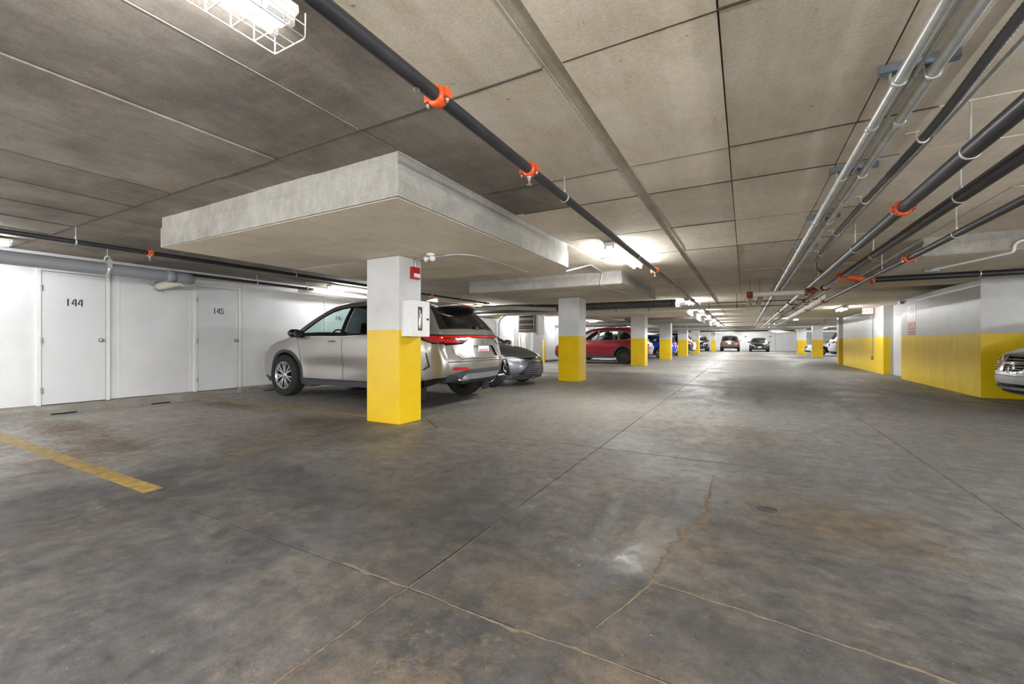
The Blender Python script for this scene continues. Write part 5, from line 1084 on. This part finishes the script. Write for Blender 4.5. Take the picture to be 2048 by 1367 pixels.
MB().box(-2.14, -2.09, -.03, .08, 1.15, 1.19, .012).build('wiper_motor_cover', M['gloss_black'], nx)
for sd in (1, -1):
    MB().box(-1.74, -1.73, sd * .86 - .11, sd * .86 + .11, .12, .42, .004).build('mud_flap', M['black_rubber'], nx)
    MB().box(-2.265, -2.2, sd * .52 - .10, sd * .52 + .10, .395, .425, .01).build('exhaust_tip', M['chrome'], nx)
tmx = text_mesh('LEXUS', .06, .002, 'tailgate_lettering'); tmx.materials.append(M['chrome'])
tl = link('tailgate_lettering', tmx, nx); tl.location = (-2.268, 0, .955); tl.rotation_euler = (PI / 2 - .12, 0, -PI / 2)
MB().box(-.5, -.47, -.35, .35, 1.52, 1.54).build('headliner_bar', M['seat'], nx)
# ---- grey hatchback facing out
im, sI = build_car(HATCH, 'hatchback', 'slate grey hatchback facing out beside the silver SUV', (-6.28, 8.88, 0), 0, 1.1)
mirror(im, sI, .78, .99, 'slate_grey_paint'); handle(im, sI, -.02, .87, 'slate_grey_paint'); handle(im, sI, -.95, .9, 'slate_grey_paint')
em_ = MB()
for (a, b, zc) in ((.062, .042, .632), (.022, .040, .633), (.040, .015, .648)):
    em_.tube([(2.088 + .012 * abs(math.sin(t)) * 0 + (.632 - zc - b * math.sin(t)) * .55, a * math.cos(t), zc + b * math.sin(t)) for t in [2 * PI * k / 20 for k in range(21)]], .005, 6, False)
em_.build('front_emblem', M['chrome'], im)
for k in range(6):
    z = .295 + k * .042; w = .50 - k * .026; x = float(np.interp(z, sI.top[sI.apex:][::-1][:, 1], sI.top[sI.apex:][::-1][:, 0]))
    MB().tube([(x - .012 - .42 * .0, y, z) if abs(y) < .01 else (x - .010 - .42 * (abs(y) / .80) ** 2.6, y, z) for y in [-w + 2 * w * j / 10 for j in range(11)]], .0055, 6).build('grille_slat', M['galv_dull'], im)
MB().box(2.10, 2.125, -.16, .16, .50, .535).build('plate_bracket', M['black_plastic'], im)
for sd in (1, -1):
    P = [sI.pos(np.array([x]), np.array([z]), np.array([float(sd)]))[0] + np.array([.012, sd * .012, 0]) for x, z in ((2.05, .58), (2.0, .45), (2.02, .40), (2.07, .36))]
    MB().tube([tuple(p) for p in P], .016, 8).build('fog_trim', M['chrome'], im)
    for k in range(3):
        a, b = [sI.pos(np.array([x]), np.array([.33 + k * .028]), np.array([float(sd)]))[0] + np.array([.006, sd * .006, 0]) for x in (1.99, 2.12)]
        MB().tube([tuple(a), tuple(b)], .005, 6).build('intake_slat', M['galv_dull'], im)
for y0 in (-.1, .45): MB().tube([(1.06, y0, .985), (.86, y0 - .5 if y0 > 0 else y0 - .42, 1.075)], .009, 6).build('wiper', M['black_plastic'], im)
# ---- red SUV
rv, sR = build_car(BOXY, 'suv', 'deep red SUV on black steel wheels parked between the second and third columns', (-6.10, 20.15, 0), PI, .9)
mirror(rv, sR, .9, 1.12, 'black_plastic'); handle(rv, sR, .05, .98, 'deep_red_paint'); handle(rv, sR, -.93, 1.0, 'deep_red_paint'); plate(rv, -2.275, .86, 'rear')
for sd in (1, -1): MB().tube(fillet([(.15, sd * .60, 1.63), (.1, sd * .62, 1.70), (-1.4, sd * .60, 1.70), (-1.5, sd * .58, 1.63)], .05), .014, 6).build('roof_rail', M['black_plastic'], rv)
spoiler(rv, -1.72, -2.03, 1.615, 1.575, .55, 'deep_red_paint')
# ---- the rest of the left row
c, s_ = build_car(variant(SEDAN, paint='bright_silver_paint'), 'sedan', 'silver sedan mostly hidden behind the third column', (-6.55, 23.1, 0), PI, .8); mirror(c, s_, .8, 1.0, 'bright_silver_paint'); plate(c, -2.335, .72, 'rear')
c, s_ = build_car(variant(HATCH, paint='bright_blue_paint', spokes=7, twin=False), 'hatchback', 'bright blue hatchback between the third and fourth columns', (-5.86, 28.22, 0), PI, .8); mirror(c, s_, .78, .99, 'bright_blue_paint'); plate(c, -2.17, .7, 'rear')
c, s_ = build_car(variant(BOXY, paint='black_paint', wheel='alloy', spokes=9, twin=False), 'suv', 'dark SUV with bright wheels between the fourth and fifth columns', (-5.67, 34.55, 0), PI, .8); mirror(c, s_, .9, 1.12, 'black_plastic'); plate(c, -2.275, .86, 'rear')
c, s_ = build_car(variant(HATCH, paint='white_paint', spokes=9, twin=False), 'hatchback', 'white hatchback tail showing between the fifth and sixth columns', (-5.70, 38.2, 0), PI, .8); plate(c, -2.17, .7, 'rear')
spoiler(c, -1.52, -1.88, 1.40, 1.36, .47, 'gloss_black')
# ---- far end
c, s_ = build_car(variant(BOXY, paint='black_paint', wheel='alloy', spokes=5), 'suv', 'black SUV facing out at the far end left of the thin post', (-4.45, 51.6, 0), -PI / 2, .8); mirror(c, s_, .9, 1.14, 'black_plastic'); plate(c, 2.3, .5, 'front')
c, s_ = build_car(variant(BOXY, paint='brown_grey_paint', wheel='alloy', spokes=5), 'suv', 'brown-grey SUV seen from behind at the far end', (-1.42, 52.3, 0), PI / 2, .8); mirror(c, s_, .9, 1.14, 'black_plastic'); plate(c, -2.275, .86, 'rear')
c, s_ = build_car(variant(SEDAN, paint='dark_navy_paint'), 'sedan', 'dark sedan facing the camera at the far end', (1.30, 52.4, 0), -PI / 2, .8); mirror(c, s_, .8, 1.0, 'dark_navy_paint'); plate(c, 2.31, .46, 'front')
MB().box(2.27, 2.285, -.36, .36, .60, .615).build('grille_bar', M['chrome'], c)
# ---- right side
c, s_ = build_car(variant(SEDAN, paint='bright_silver_paint', spokes=9), 'sedan', 'silver car nose poking out beyond the far right column', (6.2, 38.6, 0), PI, .8); mirror(c, s_, .8, 1.0, 'bright_silver_paint'); plate(c, 2.31, .46, 'front')
c, s_ = build_car(variant(BOXY, paint='white_paint', wheel='alloy', spokes=5), 'suv', 'white SUV tail with red lamps beside the right-hand core', (6.25, 28.5, 0), 0, .8); mirror(c, s_, .9, 1.12, 'white_paint'); plate(c, -2.275, .86, 'rear')
vn, sV = build_car(VAN, 'minivan', 'silver minivan nose with chrome cross grille cut off by the right edge', (5.98, 9.25, 0), PI, 1.1)
mirror(vn, sV, 1.2, 1.05, 'bright_silver_paint'); handle(vn, sV, .3, .9, 'bright_silver_paint')
for k in range(5):
    z = .60 + k * .036
    if abs(z - .682) < .012: continue
    ft = sV.top[sV.apex:][::-1]; x = float(np.interp(z, ft[:, 1], ft[:, 0])); w = .36 + (z - .585) * .42
    MB().tube([(x - .004 - .50 * (abs(y) / .9) ** 2.6 * .9, y, z) for y in [-w + 2 * w * j / 14 for j in range(15)]], .0065, 6).build('grille_slat', M['galv'], vn)
# ---------------------------------------------------------------- small things
dr = thing('floor_drain', 'round cast-iron floor drain in the driveway', 'drain', (.115, 2.96, 0))
MB().lathe([(.062, .0), (.078, .0), (.078, .003), (.062, .003), (.062, 0)], (0, 0, 0), 'z', 28, close=True).build('drain_rim', M['iron'], dr)
gm = MB().lathe([(.061, .0005), (.061, .002), (.001, .002)], (0, 0, 0), 'z', 28)
gm.build('drain_plate', M['iron'], dr)
for k in range(-4, 5):
    w = math.sqrt(max(0, .055 ** 2 - (k * .012) ** 2)); MB().box(-w, w, k * .012 - .002, k * .012 + .002, .002, .0026).build('drain_slot', M['dark_joint'], dr)
def leaf(x, y, rz, s, label):
    mb = MB(); pts = [(0, 0), (.3, .16), (.62, .2), (1, .02), (.62, -.18), (.3, -.15)]
    vs = [(a * s - s / 2, b * s, .004 + .012 * abs(b) + .006 * math.sin(a * 5)) for a, b in pts]; vs.append((0, 0, .003))
    n = len(pts); mb.add(vs, [(i, (i + 1) % n, n) for i in range(n)]); mb.tube([(-s * .75, 0, .003), (-s / 2, 0, .004)], .001, 5)
    o = mb.build('dry_leaf', M['leaf']); o.location = (x, y, .001); o.rotation_euler = (0, 0, rz); tag(o, label, 'leaf')
leaf(-.99, .75, .6, .035, 'curled dry leaf at the bottom edge of the floor')
leaf(-2.0, 1.85, 2.0, .03, 'small dry leaf on the floor midway to the front column')
leaf(-2.35, 2.35, 1.2, .022, 'tiny dry leaf scrap nearer the front column')
# exit sign on a hanging bracket
es = thing('exit_sign', 'lit red EXIT sign on the second core wall', 'exit sign', (3.70, 18.15, 1.93))
MB().box(-.26, .03, -.025, .025, 0, .2, .006).build('sign_box', M['sign_white'], es)
em_red = emissive('exit_letters_glow', (255, 70, 60), 3.0)
em_face = emissive('exit_face_glow', (255, 206, 196), 0.8)
MB().box(-.25, .02, -.0275, -.025, .012, .188).build('sign_face', em_face, es)
tm = text_mesh('EXIT', .14, .002, 'exit_lettering'); tm.materials.append(em_red)
t = link('exit_lettering', tm, es); t.location = (-.115, -.0285, .1); t.rotation_euler = (PI / 2, 0, 0)
MB().tube([(.01, 0, .2), (.01, 0, .23), (.06, 0, .24)], .008, 6).build('bracket', M['galv_dull'], es)
pipe('grey conduit dropping below the EXIT sign to an outlet box', [(3.745, 18.3, 1.94), (3.745, 18.3, .52)], .011, 'galv_dull', 'conduit', 'wall_conduit', n=8)
ob = MB().box(3.70, 3.76, 18.25, 18.36, .40, .53, .006).build('outlet_box', M['timber']); tag(ob, 'small yellowed outlet box low on the second core wall', 'outlet box')
# signs on the nearest core wall
sg = thing('wall_sign', 'tall white sign with red and white octagon on the nearest core wall', 'sign', (3.72, 14.4, 1.53))
MB().box(-.004, 0, -.30, .30, 0, .40).build('sign_plate', M['sign_white'], sg)
oc = [(.19 * math.cos(PI / 8 + k * PI / 4), .2 + .19 * math.sin(PI / 8 + k * PI / 4)) for k in range(8)]
up = [p for p in oc if p[1] > .2]; lo = [p for p in oc if p[1] < .2]
MB().prism([(.176, .2)] + sorted(up, key=lambda p: -math.atan2(p[1] - .2, p[0]))[::-1] + [(-.176, .2)], -.007, -.004, 'x').build('octagon_top', M['sign_red'], sg)
MB().prism([(-.176, .2)] + sorted(lo, key=lambda p: math.atan2(p[1] - .2, p[0])) + [(.176, .2)], -.007, -.004, 'x').build('octagon_bottom', M['white_metal'], sg)
s2 = thing('wall_sign', 'smaller red and brown notice below the octagon sign', 'sign', (3.72, 14.4, 1.165))
MB().box(-.004, 0, -.28, .28, 0, .34).build('sign_plate', M['sign_white'], s2)
for z0, z1, m in ((.20, .33, 'sign_red'), (.14, .19, 'timber'), (.105, .125, 'sign_red'), (.07, .10, 'heater_brown'), (.01, .055, 'sign_red')):
    MB().box(-.0065, -.004, -.26, .26, z0, z1).build('print_band', M[m], s2)
bx = MB().box(3.64, 3.72, 15.0, 15.2, 2.02, 2.10, .008).build('junction_box', M['galv_dull']); tag(bx, 'grey junction box at the top far corner of the nearest core wall', 'junction box')
# suspended unit heater
uh = thing('unit_heater', 'brown louvred unit heater hanging above the grey hatchback', 'heater', (-7.25, 14.5, 1.36))
MB().box(-.38, .30, 0, .5, 0, .68, .012).build('casing', M['heater_brown'], uh)
MB().box(-.38, .30, -.012, 0, 0, .035).box(-.38, .30, -.012, 0, .645, .68).box(-.38, -.345, -.012, 0, .03, .65).box(.265, .30, -.012, 0, .03, .65).build('front_frame', M['galv_dull'], uh)
for k in range(6):
    z = .07 + k * .1; MB().add([(-.34, -.04, z), (.26, -.04, z), (.26, .0, z + .07), (-.34, .0, z + .07), (-.34, -.036, z - .004), (.26, -.036, z - .004), (.26, .004, z + .066), (-.34, .004, z + .066)], [(0, 1, 2, 3), (4, 7, 6, 5), (0, 4, 5, 1), (2, 6, 7, 3), (0, 3, 7, 4), (1, 5, 6, 2)]).build('louvre', M['black_plastic'] if k % 2 else M['heater_brown'], uh)
MB().box(.31, .52, .05, .42, -.08, .74, .01).build('control_cover', M['white_metal'], uh)
MB().tube([(.55, .05, .0), (.55, .05, .7)], .022, 8).build('gas_pipe', M['white_metal'], uh)
for x in (-.2, .15): MB().tube([(x, .25, .68), (x, .25, CEIL - 1.36)], .006, 6).build('hanger_rod', M['galv_dull'], uh)
bo = MB().lathe([(.057, 0), (.057, 1.02), (.045, 1.07), (.001, 1.09)], (-8.6, 19.0, 0), 'z', 14).build('bollard', plain('yellow_bollard_paint', (220, 190, 20), .45)); tag(bo, 'slim yellow bollard by the wall left of the red SUV', 'bollard')
# overhead door in the left wall
od = link('door_8', None); struct(od, 'white sectional overhead door in the left wall behind the hatchback'); od.location = (WL, 0, 0)
for k in range(4): MB().box(.01, .05, 12.6, 15.9, .02 + k * .5, .50 + k * .5, .008).build('door_section', M['door'], od)
MB().box(.0, .14, 12.4, 16.1, 2.03, 2.17).build('timber_header', M['timber'], od)
for y in (12.5, 16.0): MB().tube(fillet([(.12, y, 0), (.12, y, 1.95), (.55, y, 2.2), (2.4, y, 2.22)], .3), .025, 8).build('door_track', M['galv_dull'], od)
MB().tube([(.25, 12.4, 2.26), (.25, 16.1, 2.26)], .03, 10).build('torsion_shaft', M['galv'], od)
MB().tube([(.25, 13.3, 2.26), (.25, 15.2, 2.26)], .05, 12).build('torsion_spring', M['dark_duct'], od)
dop = thing('door_opener', 'galvanised overhead door opener rail hung from the ceiling', 'door opener', (-8.6, 14.2, 2.16))
MB().box(-.6, 1.15, -.03, .03, 0, .05).build('rail', M['galv'], dop)
MB().box(1.1, 1.45, -.15, .15, -.05, .14, .02).build('motor_box', M['dark_duct'], dop)
pi_ = MB().box(WL, WL + .25, 17.6, 18.3, 0, CEIL).build('wall_pilaster', M['wall']); struct(pi_, 'white pilaster on the left wall behind the unit heater')
struct(MB().box(WL, WL + .12, 19.4, 30, 0, 1.98).build('wall_left_lower', M['wall']), 'bright white lower wall behind the red SUV')
for k, (x, y) in enumerate(((-8.9, 17.3), (-8.75, 17.6), (-9.1, 17.45))):
    b = thing('broom', ('broom with dark bristles leaning left of the red SUV', 'long-handled shovel leaning by the left wall', 'mop handle leaning in the wall corner')[k], 'broom', (x, y, 0), .4 * k)
    MB().tube([(0, 0, .12), (-.12, .02, 1.35 - .1 * k)], .012, 6).build('handle', M['timber'] if k else M['black_plastic'], b)
    MB().box(-.14, .14, -.03, .03, 0, .13, .01).build('head', M['black_plastic'], b)
